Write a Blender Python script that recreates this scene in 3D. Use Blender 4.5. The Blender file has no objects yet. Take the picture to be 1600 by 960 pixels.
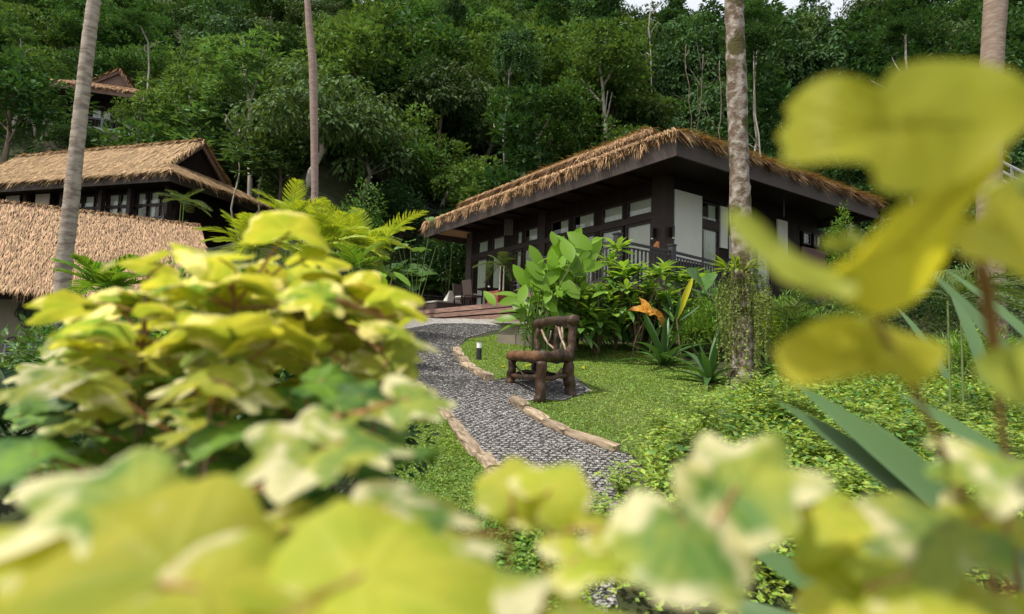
import bpy, math
import numpy as np
from math import radians, sin, cos, pi
rng = np.random.default_rng(7)
C = bpy.context.scene.collection
sc = bpy.context.scene

# ---------------------------------------------------------------- camera
FPX = 933.0                      # focal length in pixels of a 1600 px wide picture
PITCH, ROLL = radians(4.6), radians(1.9)
EYE = np.array([0.0, 0.0, 1.5])
_f = np.array([0, cos(PITCH), sin(PITCH)]); _u = np.array([0, -sin(PITCH), cos(PITCH)]); _r = np.array([1.0, 0, 0])
CR = cos(ROLL) * _r + sin(ROLL) * _u
CU = -sin(ROLL) * _r + cos(ROLL) * _u
CF = _f
cam_d = bpy.data.cameras.new('camera'); cam = bpy.data.objects.new('camera', cam_d); C.objects.link(cam)
from mathutils import Matrix, Vector
cam.matrix_world = Matrix([[CR[0], CU[0], -CF[0], EYE[0]], [CR[1], CU[1], -CF[1], EYE[1]], [CR[2], CU[2], -CF[2], EYE[2]], [0, 0, 0, 1]])
cam_d.sensor_width = 36.0; cam_d.lens = 36.0 * FPX / 1600.0
cam_d.clip_start = 0.02; cam_d.clip_end = 2000
cam_d.dof.use_dof = True; cam_d.dof.focus_distance = 10.5; cam_d.dof.aperture_fstop = 2.2
sc.camera = cam

# ---------------------------------------------------------------- sky, sun, exposure
SUN_EL, SUN_AZ = radians(60), radians(-118)      # azimuth measured from +Y towards +X
w = bpy.data.worlds.new('World'); sc.world = w; w.use_nodes = True
nt = w.node_tree; bg = nt.nodes['Background']
sky = nt.nodes.new('ShaderNodeTexSky'); sky.sky_type = 'NISHITA'; sky.sun_disc = False
sky.sun_elevation = SUN_EL; sky.sun_rotation = SUN_AZ
sky.air_density = 1.6; sky.dust_density = 6.0; sky.ozone_density = 1.0
# thin bright cloud all over: the blue sky is mixed towards white
mixs = nt.nodes.new('ShaderNodeMix'); mixs.data_type = 'RGBA'
mixs.inputs[0].default_value = 0.55
nt.links.new(sky.outputs[0], mixs.inputs[6]); mixs.inputs[7].default_value = (9.5, 9.6, 9.8, 1)
nt.links.new(mixs.outputs[2], bg.inputs['Color']); bg.inputs['Strength'].default_value = 0.13
sd = bpy.data.lights.new('sun', 'SUN'); sun = bpy.data.objects.new('sun', sd); C.objects.link(sun)
sd.energy = 4.4; sd.angle = radians(1.5); sd.color = (1.0, 0.945, 0.85)
sdir = Vector((sin(SUN_AZ) * cos(SUN_EL), cos(SUN_AZ) * cos(SUN_EL), sin(SUN_EL)))
sun.rotation_euler = (-sdir).to_track_quat('-Z', 'Y').to_euler(); sun.location = (0, 0, 60)
sc.view_settings.view_transform = 'Standard'; sc.view_settings.look = 'None'
sc.view_settings.exposure = 0.22; sc.view_settings.gamma = 1.0
sc.cycles.use_denoising = True
sc.cycles.max_bounces = 7; sc.cycles.transparent_max_bounces = 10
sc.cycles.sample_clamp_indirect = 4.0

# ---------------------------------------------------------------- small helpers
def ray(px, py): return CR * (px - 800) / FPX + CU * (480 - py) / FPX + CF
def at(px, py, y):
    d = ray(px, py); return EYE + d * (y / d[1])
def atd(px, py, dist):                         # by distance along the view axis
    return EYE + ray(px, py) * dist
def proj(P):
    v = np.asarray(P, float) - EYE; z = v @ CF
    return 800 + FPX * (v @ CR) / z, 480 - FPX * (v @ CU) / z, z
def nrm(v):
    v = np.asarray(v, float); return v / np.maximum(np.linalg.norm(v, axis=-1, keepdims=True), 1e-9)

def smooth(a, b, x):
    t = np.clip((x - a) / (b - a), 0, 1); return t * t * (3 - 2 * t)
def zg(x, y):
    """terrain height; the camera stands at (0,0), its eye 1.5 m up"""
    x = np.asarray(x, float); y = np.asarray(y, float)
    base = np.interp(y, [-30, 0, 2.5, 5, 7.4, 12.4, 15, 19, 24, 28, 60], [-2, -0.05, 0.12, 0.52, 1.0, 1.68, 2.05, 2.55, 2.75, 2.9, 3.0])
    s = np.clip(-2.2 - x, 0, 14)
    left = -0.235 * s * smooth(3, 9, y) * (1 - smooth(15.5, 20.5, y) * (1 - .3 * smooth(-8, -12, x))) - 1.3 * smooth(-9, -13, x) * smooth(19, 23, y) * (1 - smooth(31, 35, y))
    yh = np.interp(x, [-60, -11, -8.5, -6, 5, 14, 40], [19, 20, 25, 29, 30, 30, 24])
    rise = np.clip(y - yh, 0, None)
    hill = 0.78 * np.clip(rise - 1.2, 0, None) + 0.27 * np.clip(rise, 0, 2.4)
    cap = np.interp(x, [-60, -4, 8, 18, 34, 60], [80, 76, 66, 54, 43, 50])
    hill = np.where(hill > cap * 0.8, cap * 0.8 + (1 - np.exp(-(hill - cap * 0.8) / (cap * 0.2))) * cap * 0.2, hill)
    # terrace the left villa stands on
    h2 = 5.2 + 0.86 * np.clip(y - 43, 0, None)
    wl = smooth(-11.5, -15, x)
    hill2 = np.minimum(hill, np.maximum(h2, 0)) * wl + hill * (1 - wl)
    bump = 0.03 * np.sin(x * 1.7 + 0.4) * np.cos(y * 1.3) + 0.6 * smooth(30, 36, y) * np.sin(x * .31 + 1) * np.sin(y * .27)
    return base + left + hill2 + bump
def G(px, py, ymin=0.5, ymax=140):
    """the ground point seen at a pixel"""
    d = ray(px, py); t = np.linspace(ymin, ymax, 6000) / d[1]
    P = EYE + d[None] * t[:, None]; g = P[:, 2] - zg(P[:, 0], P[:, 1])
    k = np.argmax(g < 0)
    if k == 0: k = len(t) - 1
    a, b = t[k - 1], t[k]
    for _ in range(30):
        m = (a + b) / 2; p = EYE + d * m
        if p[2] < zg(p[0], p[1]): b = m
        else: a = m
    return EYE + d * a
def gnd(x, y): return np.array([x, y, float(zg(x, y))])

class MB:
    """collects vertices and faces, then links them as one mesh object"""
    def __init__(s): s.V = []; s.T = []; s.Q = []; s.n = 0; s.mt = []; s.mq = []; s.uv = []
    def add(s, V, F, m=0, uv=None):
        V = np.asarray(V, np.float32).reshape(-1, 3); F = np.asarray(F, np.int64)
        if len(F) == 0: return s
        (s.T if F.shape[1] == 3 else s.Q).append(F + s.n)
        (s.mt if F.shape[1] == 3 else s.mq).append(np.full(len(F), m, np.int32))
        s.V.append(V); s.n += len(V)
        s.uv.append(np.zeros((len(V), 2), np.float32) if uv is None else np.asarray(uv, np.float32))
        return s
    def more(s, F, m=0):                        # faces on the block of vertices added last
        F = np.asarray(F, np.int64) + s.n - len(s.V[-1])
        (s.T if F.shape[1] == 3 else s.Q).append(F); (s.mt if F.shape[1] == 3 else s.mq).append(np.full(len(F), m, np.int32))
        return s
    def box(s, lo, hi, m=0, M=None):
        x0, y0, z0 = lo; x1, y1, z1 = hi
        V = np.array([[x0, y0, z0], [x1, y0, z0], [x1, y1, z0], [x0, y1, z0], [x0, y0, z1], [x1, y0, z1], [x1, y1, z1], [x0, y1, z1]], float)
        if M is not None: V = V @ M[:3, :3].T + M[:3, 3]
        return s.add(V, [[0, 3, 2, 1], [4, 5, 6, 7], [0, 1, 5, 4], [1, 2, 6, 5], [2, 3, 7, 6], [3, 0, 4, 7]], m)
    def bar(s, a, b, wd, ht, up=(0, 0, 1), m=0):
        a = np.asarray(a, float); b = np.asarray(b, float); d = nrm(b - a); sx = nrm(np.cross(d, up)); uz = np.cross(sx, d)
        V = [p + sx * i * wd / 2 + uz * j * ht / 2 for p in (a, b) for i, j in ((-1, -1), (1, -1), (1, 1), (-1, 1))]
        return s.add(V, [[0, 1, 2, 3], [7, 6, 5, 4], [0, 4, 5, 1], [1, 5, 6, 2], [2, 6, 7, 3], [3, 7, 4, 0]], m)
    def tube(s, P, r, k=8, m=0, cap=True, jit=0.0, seed=0):
        P = np.asarray(P, float); n = len(P); r = np.broadcast_to(np.asarray(r, float), (n,))
        T = nrm(np.gradient(P, axis=0)); ref = np.array([0.0, 0, 1]) if abs(T[0][2]) < .9 else np.array([1.0, 0, 0])
        x = nrm(np.cross(T[0], ref)); V = []
        rg = np.random.default_rng(seed); J = 1 + jit * rg.normal(size=(n, k)) if jit else np.ones((n, k))
        a = np.linspace(0, 2 * pi, k, endpoint=False)
        for i in range(n):
            x = nrm(x - T[i] * (x @ T[i])); y = np.cross(T[i], x)
            V.append(P[i] + (np.cos(a)[:, None] * x + np.sin(a)[:, None] * y) * (r[i] * J[i])[:, None])
        V = np.concatenate(V); F = []
        for i in range(n - 1):
            for j in range(k):
                F.append([i * k + j, i * k + (j + 1) % k, (i + 1) * k + (j + 1) % k, (i + 1) * k + j])
        uv = np.repeat(np.linspace(0, 1, n), k); uv = np.stack([np.tile(a / (2 * pi), n), uv], 1)
        if cap:
            V = np.concatenate([V, [P[0], P[-1]]]); uv = np.concatenate([uv, [[0, 0], [0, 1]]])
            s.add(V, F, m, uv)
            s.more([[n * k, (j + 1) % k, j] for j in range(k)] + [[n * k + 1, (n - 1) * k + j, (n - 1) * k + (j + 1) % k] for j in range(k)], m)
        else: s.add(V, F, m, uv)
        return s
    def mesh(s, name, mats, smooth_=False, uv=False):
        me = bpy.data.meshes.new(name); V = np.concatenate(s.V)
        T = np.concatenate(s.T) if s.T else np.zeros((0, 3), np.int64); Q = np.concatenate(s.Q) if s.Q else np.zeros((0, 4), np.int64)
        me.vertices.add(len(V)); me.vertices.foreach_set('co', V.astype(np.float32).ravel())
        L = np.concatenate([T.ravel(), Q.ravel()]).astype(np.int32)
        me.loops.add(len(L)); me.loops.foreach_set('vertex_index', L)
        me.polygons.add(len(T) + len(Q))
        st = np.concatenate([np.arange(len(T)) * 3, len(T) * 3 + np.arange(len(Q)) * 4]).astype(np.int32)
        me.polygons.foreach_set('loop_start', st)
        mi = np.concatenate((s.mt or [np.zeros(0, np.int32)]) + (s.mq or [np.zeros(0, np.int32)]))
        me.polygons.foreach_set('material_index', mi.astype(np.int32))
        if smooth_: me.polygons.foreach_set('use_smooth', np.ones(len(T) + len(Q), bool))
        else: me.polygons.foreach_set('use_smooth', np.zeros(len(T) + len(Q), bool))
        if uv:
            U = np.concatenate(s.uv); ul = me.uv_layers.new(name='UVMap'); ul.data.foreach_set('uv', U[L].ravel())
        me.update(calc_edges=True)
        for m in (mats if isinstance(mats, (list, tuple)) else [mats]): me.materials.append(m)
        return me
    def build(s, name, mats, parent=None, smooth_=False, uv=False, **kw):
        return link(name, s.mesh(name, mats, smooth_, uv), parent, **kw)

def link(name, me, parent=None, loc=None, rot=None, scale=None, label=None, cat=None, group=None, kind=None):
    o = bpy.data.objects.new(name, me); C.objects.link(o)
    if parent is not None: o.parent = parent
    if loc is not None: o.location = tuple(float(v) for v in loc)
    if rot is not None: o.rotation_euler = tuple(float(v) for v in rot)
    if scale is not None: o.scale = (scale,) * 3 if np.isscalar(scale) else tuple(float(v) for v in scale)
    tag(o, label, cat, group, kind); return o
def tag(o, label=None, cat=None, group=None, kind=None):
    if label: o['label'] = label
    if cat: o['category'] = cat
    if group: o['group'] = group
    if kind: o['kind'] = kind
    return o
def thing(name, loc, label, cat, group=None, rotz=0.0, scale=1.0):
    return link(name, None, None, loc, (0, 0, rotz), scale, label, cat, group)
def copy_tree(o, **kw):
    c = o.copy(); C.objects.link(c)
    for ch in [q for q in CH.get(o.name, [])]:
        d = ch.copy(); C.objects.link(d); d.parent = c
    return c
CH = {}

# ---------------------------------------------------------------- materials
MATS = {}
def mat(name, col, rough=0.7, var=0.25, hue=0.0, trans=0.0, tcol=None, spec=0.25, noise=None, bump=None, island=True, obj=0.0, metal=0.0, streak=None):
    """principled material; var = brightness scatter per loose piece, obj = per object; noise = (scale, colour2, amount)"""
    m = bpy.data.materials.new(name); m.use_nodes = True; nt = m.node_tree; N = nt.nodes; Lk = nt.links
    b = N['Principled BSDF']; out = N['Material Output']
    b.inputs['Roughness'].default_value = rough; b.inputs['Specular IOR Level'].default_value = spec; b.inputs['Metallic'].default_value = metal
    rgb = N.new('ShaderNodeRGB'); rgb.outputs[0].default_value = (*col, 1); cur = rgb.outputs[0]
    if noise:
        tc = N.new('ShaderNodeTexCoord'); nz = N.new('ShaderNodeTexNoise'); nz.inputs['Scale'].default_value = noise[0]; nz.inputs['Detail'].default_value = 5
        if streak:
            mp = N.new('ShaderNodeMapping'); mp.inputs['Scale'].default_value = streak; Lk.new(tc.outputs['Object'], mp.inputs[0]); Lk.new(mp.outputs[0], nz.inputs['Vector'])
        else: Lk.new(tc.outputs['Object'], nz.inputs['Vector'])
        rp = N.new('ShaderNodeValToRGB'); rp.color_ramp.elements[0].position = .5 - noise[2] * .5 + .0; rp.color_ramp.elements[1].position = min(1, .62)
        rp.color_ramp.elements[0].position = 0.42
        Lk.new(nz.outputs['Fac'], rp.inputs[0])
        mx = N.new('ShaderNodeMix'); mx.data_type = 'RGBA'; mul = N.new('ShaderNodeMath'); mul.operation = 'MULTIPLY'; mul.inputs[1].default_value = noise[2]
        Lk.new(rp.outputs[0], mul.inputs[0]); Lk.new(mul.outputs[0], mx.inputs[0]); Lk.new(cur, mx.inputs[6]); mx.inputs[7].default_value = (*noise[1], 1); cur = mx.outputs[2]
    if (island and (var or hue)) or obj:
        hs = N.new('ShaderNodeHueSaturation'); Lk.new(cur, hs.inputs['Color']); cur = hs.outputs[0]
        val = None
        if island and var:
            g = N.new('ShaderNodeNewGeometry'); mr = N.new('ShaderNodeMapRange'); mr.inputs['To Min'].default_value = 1 - var; mr.inputs['To Max'].default_value = 1 + var
            Lk.new(g.outputs['Random Per Island'], mr.inputs[0]); val = mr.outputs[0]
            if hue:
                m2 = N.new('ShaderNodeMath'); m2.operation = 'MULTIPLY'; m2.inputs[1].default_value = 7.31; m3 = N.new('ShaderNodeMath'); m3.operation = 'FRACT'
                Lk.new(g.outputs['Random Per Island'], m2.inputs[0]); Lk.new(m2.outputs[0], m3.inputs[0])
                mh = N.new('ShaderNodeMapRange'); mh.inputs['To Min'].default_value = .5 - hue; mh.inputs['To Max'].default_value = .5 + hue
                Lk.new(m3.outputs[0], mh.inputs[0]); Lk.new(mh.outputs[0], hs.inputs['Hue'])
        if obj:
            oi = N.new('ShaderNodeObjectInfo'); mo = N.new('ShaderNodeMapRange'); mo.inputs['To Min'].default_value = 1 - obj; mo.inputs['To Max'].default_value = 1 + obj
            Lk.new(oi.outputs['Random'], mo.inputs[0])
            if val is None: val = mo.outputs[0]
            else:
                mm = N.new('ShaderNodeMath'); mm.operation = 'MULTIPLY'; Lk.new(val, mm.inputs[0]); Lk.new(mo.outputs[0], mm.inputs[1]); val = mm.outputs[0]
        Lk.new(val, hs.inputs['Value'])
    Lk.new(cur, b.inputs['Base Color'])
    if bump:
        tc2 = N.new('ShaderNodeTexCoord'); nb = N.new('ShaderNodeTexNoise'); nb.inputs['Scale'].default_value = bump[0]; nb.inputs['Detail'].default_value = 6
        if streak:
            mp2 = N.new('ShaderNodeMapping'); mp2.inputs['Scale'].default_value = streak; Lk.new(tc2.outputs['Object'], mp2.inputs[0]); Lk.new(mp2.outputs[0], nb.inputs['Vector'])
        else: Lk.new(tc2.outputs['Object'], nb.inputs['Vector'])
        bp = N.new('ShaderNodeBump'); bp.inputs['Strength'].default_value = bump[1]; bp.inputs['Distance'].default_value = bump[2] if len(bump) > 2 else .02
        Lk.new(nb.outputs['Fac'], bp.inputs['Height']); Lk.new(bp.outputs[0], b.inputs['Normal'])
    if trans:
        tr = N.new('ShaderNodeBsdfTranslucent'); ms = N.new('ShaderNodeMixShader'); ms.inputs[0].default_value = trans
        if tcol is None: tcol = (min(1, col[0] * 1.5), min(1, col[1] * 1.35), col[2] * .6)
        mt = N.new('ShaderNodeMix'); mt.data_type = 'RGBA'; mt.blend_type = 'MULTIPLY'; mt.inputs[0].default_value = 1.0
        Lk.new(cur, mt.inputs[6]); mt.inputs[7].default_value = (*[t / max(c, .004) for t, c in zip(tcol, col)], 1)
        Lk.new(mt.outputs[2], tr.inputs[0]); Lk.new(b.outputs[0], ms.inputs[1]); Lk.new(tr.outputs[0], ms.inputs[2]); Lk.new(ms.outputs[0], out.inputs[0])
    MATS[name] = m; return m

soil = mat('soil', (.03, .032, .014), .95, 0, noise=(3.0, (.035, .05, .015), .8), bump=(18, .6), island=False)
leafbed = mat('leaf_litter', (.03, .035, .015), .9, .4, .04)
grassm = mat('lawn_grass', (.17, .275, .055), .6, .42, .03, trans=.35, noise=(1.1, (.23, .33, .075), .75))
gravel = mat('gravel', (.31, .30, .285), .8, .3, .0)
gravelbase = mat('gravel_bed', (.14, .13, .12), .9, 0, noise=(60, (.24, .23, .21), .7), bump=(90, .8), island=False)
gridm = mat('honeycomb_grid', (.075, .072, .07), .55, .15)
stone = mat('edging_stone', (.34, .27, .19), .85, 0, obj=.25, island=False, noise=(3, (.13, .085, .05), .9), bump=(35, .7, .01))
concrete = mat('concrete', (.42, .4, .36), .85, 0, island=False, noise=(7, (.24, .22, .18), .6), bump=(50, .4, .006))
concdark = mat('stained_block', (.25, .215, .175), .9, 0, island=False, obj=.15, noise=(5, (.14, .13, .09), .6), bump=(60, .5, .008))
thatch = mat('thatch', (.35, .225, .12), .8, .6, .018, trans=.12)
thatchp = mat('pale_thatch', (.37, .245, .145), .8, .5, .015, trans=.1)
thatchg = mat('golden_thatch', (.40, .275, .15), .8, .5, .015, trans=.1)
thatchb = mat('thatch_bed', (.10, .06, .03), .9, 0, island=False, noise=(12, (.2, .13, .06), .8))
woodd = mat('dark_wood', (.014, .009, .007), .6, 0, island=False, obj=.12, noise=(6, (.024, .015, .011), .6), streak=(1, 1, .15), spec=.12)
woodf = mat('fascia_wood', (.06, .045, .04), .6, 0, island=False, noise=(5, (.05, .036, .03), .6), bump=(30, .2, .004))
woodt = mat('tan_ceiling', (.4, .26, .15), .6, 0, island=False, noise=(4, (.3, .19, .1), .6))
deckm = mat('red_decking', (.235, .145, .115), .65, 0, island=False, obj=.28, noise=(3, (.13, .08, .065), .8), streak=(6, .6, 6), bump=(40, .3, .004))
railm = mat('grey_rail_paint', (.036, .034, .036), .5, 0, island=False, obj=.1)
white = mat('white_panel', (.6, .6, .55), .7, 0, island=False, noise=(2, (.55, .55, .5), .5))
curtain = mat('sheer_curtain', (.85, .85, .8), .9, 0, island=False, trans=.4, tcol=(.85, .85, .8))
beige = mat('beige_wall', (.42, .36, .29), .85, 0, island=False, noise=(1.5, (.36, .31, .25), .5))
barkp = mat('palm_bark', (.36, .305, .25), .85, 0, island=False, noise=(5, (.15, .115, .09), .8), streak=(1, 1, 3), bump=(30, .8, .012))
barkt = mat('tree_bark', (.2, .16, .12), .9, 0, island=False, obj=.35, noise=(5, (.1, .08, .06), .7), streak=(1, 1, .3))
log = mat('varnished_log', (.022, .013, .009), .4, 0, island=False, obj=.2, noise=(5, (.075, .038, .02), .8), streak=(1, 1, .4), bump=(22, 1.0, .025), spec=.35)
logo = mat('orange_bark_log', (.13, .062, .028), .6, 0, island=False, noise=(9, (.06, .028, .015), .8), bump=(30, .9, .015))
branchm = mat('peeled_branch', (.27, .2, .14), .35, 0, island=False, noise=(14, (.12, .07, .04), .6), spec=.5)
wicker = mat('brown_wicker', (.07, .05, .045), .6, 0, island=False, bump=(120, .6, .005))
stemg = mat('green_stem', (.12, .17, .05), .6, .2, 0)
stemb = mat('brown_stem', (.16, .11, .07), .8, .2, 0)
stemr = mat('reddish_stem', (.3, .16, .07), .6, .2, 0)
def glassmat():
    m = bpy.data.materials.new('window_glass'); m.use_nodes = True; N = m.node_tree.nodes; Lk = m.node_tree.links
    for n in list(N): N.remove(n)
    out = N.new('ShaderNodeOutputMaterial'); t = N.new('ShaderNodeBsdfTransparent'); t.inputs[0].default_value = (.9, .93, .9, 1)
    g = N.new('ShaderNodeBsdfGlossy'); g.inputs['Roughness'].default_value = .02; fr = N.new('ShaderNodeFresnel'); fr.inputs[0].default_value = 1.7
    mx = N.new('ShaderNodeMixShader'); ge = N.new('ShaderNodeNewGeometry'); iv = N.new('ShaderNodeMath'); iv.operation = 'SUBTRACT'; iv.inputs[0].default_value = 1; Lk.new(ge.outputs['Backfacing'], iv.inputs[1]); mm = N.new('ShaderNodeMath'); mm.operation = 'MULTIPLY'; Lk.new(fr.outputs[0], mm.inputs[0]); Lk.new(iv.outputs[0], mm.inputs[1]); Lk.new(mm.outputs[0], mx.inputs[0]); Lk.new(t.outputs[0], mx.inputs[1]); Lk.new(g.outputs[0], mx.inputs[2]); Lk.new(mx.outputs[0], out.inputs[0])
    return m
glass = glassmat()

def variegated(name, green, lime, cream, cream_amt, tr=.58):
    """leaf whose margin is cream, centre lime with greener patches; UV.y runs from the petiole (0) to the margin (1)"""
    m = bpy.data.materials.new(name); m.use_nodes = True; nt = m.node_tree; N = nt.nodes; Lk = nt.links
    b = N['Principled BSDF']; out = N['Material Output']; b.inputs['Roughness'].default_value = .5; b.inputs['Specular IOR Level'].default_value = .2
    uv = N.new('ShaderNodeUVMap'); sp = N.new('ShaderNodeSeparateXYZ'); Lk.new(uv.outputs[0], sp.inputs[0])
    tc = N.new('ShaderNodeTexCoord'); oi = N.new('ShaderNodeObjectInfo')
    off = N.new('ShaderNodeVectorMath'); off.operation = 'ADD'; cmb = N.new('ShaderNodeCombineXYZ')
    k = N.new('ShaderNodeMath'); k.operation = 'MULTIPLY'; k.inputs[1].default_value = 37.0; Lk.new(oi.outputs['Random'], k.inputs[0])
    for i in range(3): Lk.new(k.outputs[0], cmb.inputs[i])
    Lk.new(tc.outputs['Object'], off.inputs[0]); Lk.new(cmb.outputs[0], off.inputs[1])
    def noise(sc_, det=3):
        n = N.new('ShaderNodeTexNoise'); n.inputs['Scale'].default_value = sc_; n.inputs['Detail'].default_value = det; Lk.new(off.outputs[0], n.inputs['Vector']); return n.outputs['Fac']
    def mixc(f, a, b_):
        x = N.new('ShaderNodeMix'); x.data_type = 'RGBA'; Lk.new(f, x.inputs[0])
        for s_, v in ((6, a), (7, b_)):
            if isinstance(v, tuple): x.inputs[s_].default_value = (*v, 1)
            else: Lk.new(v, x.inputs[s_])
        return x.outputs[2]
    def ramp(f, a, b_):
        r = N.new('ShaderNodeMapRange'); r.inputs['From Min'].default_value = a; r.inputs['From Max'].default_value = b_; Lk.new(f, r.inputs[0]); return r.outputs[0]
    n1 = noise(2.6); base = mixc(ramp(n1, .38, .64), lime, green)
    n2 = noise(2.4, 5); ad = N.new('ShaderNodeMath'); ad.operation = 'ADD'; hv_ = N.new('ShaderNodeMath'); hv_.operation = 'MULTIPLY'; hv_.inputs[1].default_value = .42; Lk.new(sp.outputs[1], hv_.inputs[0]); Lk.new(hv_.outputs[0], ad.inputs[0]); mu = N.new('ShaderNodeMath'); mu.operation = 'MULTIPLY'; mu.inputs[1].default_value = 1.9; Lk.new(n2, mu.inputs[0]); Lk.new(mu.outputs[0], ad.inputs[1])
    f = ramp(ad.outputs[0], 1.42 - cream_amt * 1.5, 1.62 - cream_amt * 1.5); col = mixc(f, base, cream)
    # pale veins: UV.x carries the distance to the nearest main vein
    v = ramp(sp.outputs[0], .35, .05); vm = N.new('ShaderNodeMath'); vm.operation = 'MULTIPLY'; vm.inputs[1].default_value = .16; Lk.new(v, vm.inputs[0])
    col = mixc(vm.outputs[0], col, tuple(min(1, c * 1.3 + .05) for c in lime))
    hs = N.new('ShaderNodeHueSaturation'); mo = N.new('ShaderNodeMapRange'); mo.inputs['To Min'].default_value = .78; mo.inputs['To Max'].default_value = 1.15
    Lk.new(oi.outputs['Random'], mo.inputs[0]); Lk.new(mo.outputs[0], hs.inputs['Value']); Lk.new(col, hs.inputs['Color']); col = hs.outputs[0]
    Lk.new(col, b.inputs['Base Color'])
    bp = N.new('ShaderNodeBump'); bp.inputs['Strength'].default_value = .25; bp.inputs['Distance'].default_value = .008; Lk.new(v, bp.inputs['Height']); Lk.new(bp.outputs[0], b.inputs['Normal'])
    t = N.new('ShaderNodeBsdfTranslucent'); mt = N.new('ShaderNodeMix'); mt.data_type = 'RGBA'; mt.blend_type = 'MULTIPLY'; mt.inputs[0].default_value = 1; Lk.new(col, mt.inputs[6]); mt.inputs[7].default_value = (1.22, 1.13, .62, 1)
    Lk.new(mt.outputs[2], t.inputs[0]); ms = N.new('ShaderNodeMixShader'); ms.inputs[0].default_value = tr
    Lk.new(b.outputs[0], ms.inputs[1]); Lk.new(t.outputs[0], ms.inputs[2]); Lk.new(ms.outputs[0], out.inputs[0])
    return m
v_lime = variegated('lime_variegated_leaf', (.3, .38, .05), (.48, .48, .075), (.78, .73, .42), .035)
v_glow = variegated('plain_lime_leaf', (.46, .5, .045), (.68, .62, .065), (.78, .70, .38), -.05, .68)
v_sun = variegated('sunlit_lime_leaf', (.38, .46, .05), (.55, .55, .07), (.78, .73, .42), .0, .6)
v_cream = variegated('cream_variegated_leaf', (.13, .26, .06), (.42, .46, .08), (.78, .74, .46), .12)
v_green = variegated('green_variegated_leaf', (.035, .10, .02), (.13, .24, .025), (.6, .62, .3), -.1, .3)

# ---------------------------------------------------------------- leaf and blade geometry (vectorised)
def blades(mb, P, D, L, W, n=2, prof=None, droop=0.3, fold=0.15, N=None, m=0, mid=True):
    """many leaves at once: base P, direction D, length L, width W; droop bends them down, fold creases the midrib"""
    P = np.asarray(P, float); k = len(P); D = nrm(D); L = np.broadcast_to(np.asarray(L, float), (k,)); W = np.broadcast_to(np.asarray(W, float), (k,))
    droop = np.broadcast_to(np.asarray(droop, float), (k,))
    if N is None: N = np.tile([0, 0, 1.0], (k, 1))
    S = np.cross(D, N); bad = np.linalg.norm(S, axis=1) < .05; S[bad] = [1, 0, 0]; S = nrm(S); Nn = np.cross(S, D)
    if prof is None: prof = [0.15, 1.0, 0.0] if n == 2 else list(np.sin(np.linspace(.08, 1, n + 1) * pi) ** .7)
    rows = []
    t = np.linspace(0, 1, n + 1)
    for i, ti in enumerate(t):
        c = P + D * (L * ti * (1 - .12 * droop * ti))[:, None]; c[:, 2] -= L * droop * ti * ti
        hw = (W * prof[i] / 2)[:, None]
        if mid: rows += [c - S * hw + Nn * hw * fold * 2, c, c + S * hw + Nn * hw * fold * 2]
        else: rows += [c - S * hw, c + S * hw]
    V = np.stack(rows, 1); c_ = 3 if mid else 2; nv = c_ * (n + 1); F = []
    for i in range(n):
        for j in range(c_ - 1):
            a = i * c_ + j; F.append([a, a + 1, a + c_ + 1, a + c_])
    F = (np.asarray(F)[None] + (np.arange(k) * nv)[:, None, None]).reshape(-1, 4)
    mb.add(V.reshape(-1, 3), F, m); return mb
def diamonds(mb, P, D, N, L, W, m=0, fold=.12):
    """one folded four-cornered leaf each"""
    P = np.asarray(P, float); k = len(P); D = nrm(D); S = nrm(np.cross(D, N)); Nn = np.cross(S, D)
    L = np.broadcast_to(L, (k,))[:, None]; W = np.broadcast_to(W, (k,))[:, None]
    V = np.stack([P, P + D * L * .45 + S * W / 2 + Nn * W * fold, P + D * L, P + D * L * .45 - S * W / 2 + Nn * W * fold], 1)
    F = np.arange(k)[:, None] * 4 + np.array([[0, 1, 2, 3]]); mb.add(V.reshape(-1, 3), F, m); return mb
def rdir(n, zmin=-1, zmax=1, rg=rng):
    z = rg.uniform(zmin, zmax, n); a = rg.uniform(0, 2 * pi, n); s = np.sqrt(1 - z * z)
    return np.stack([s * np.cos(a), s * np.sin(a), z], 1)
def inpoly(x, y, poly):
    poly = np.asarray(poly); r = np.zeros(len(x), bool); j = len(poly) - 1
    for i in range(len(poly)):
        xi, yi = poly[i][:2]; xj, yj = poly[j][:2]
        c = ((yi > y) != (yj > y)) & (x < (xj - xi) * (y - yi) / (yj - yi + 1e-12) + xi); r ^= c; j = i
    return r
def scatter(poly, n, rg=rng):
    poly = np.asarray(poly)[:, :2]; lo = poly.min(0); hi = poly.max(0); out = []
    while sum(map(len, out)) < n:
        p = rg.uniform(lo, hi, (n * 2, 2)); out.append(p[inpoly(p[:, 0], p[:, 1], poly)])
    return np.concatenate(out)[:n]

# ================================================================ THE SETTING: ground, path, lawns
def axis(a, b, fine0, fine1, df, dc):
    p = list(np.arange(a, fine0, dc)) + list(np.arange(fine0, fine1, df)) + list(np.arange(fine1, b + dc, dc)); return np.array(p)
gx = axis(-160, 160, -16, 16, .3, 3.0); gy = axis(-30, 190, 0, 30, .3, 2.0)
X, Y = np.meshgrid(gx, gy); Z = zg(X, Y); nx, ny = len(gx), len(gy)
V = np.stack([X.ravel(), Y.ravel(), Z.ravel()], 1); I = np.arange(nx * ny).reshape(ny, nx)
F = np.stack([I[:-1, :-1], I[:-1, 1:], I[1:, 1:], I[1:, :-1]], -1).reshape(-1, 4)
MB().add(V, F).build('ground', soil, smooth_=True, kind='structure')

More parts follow.
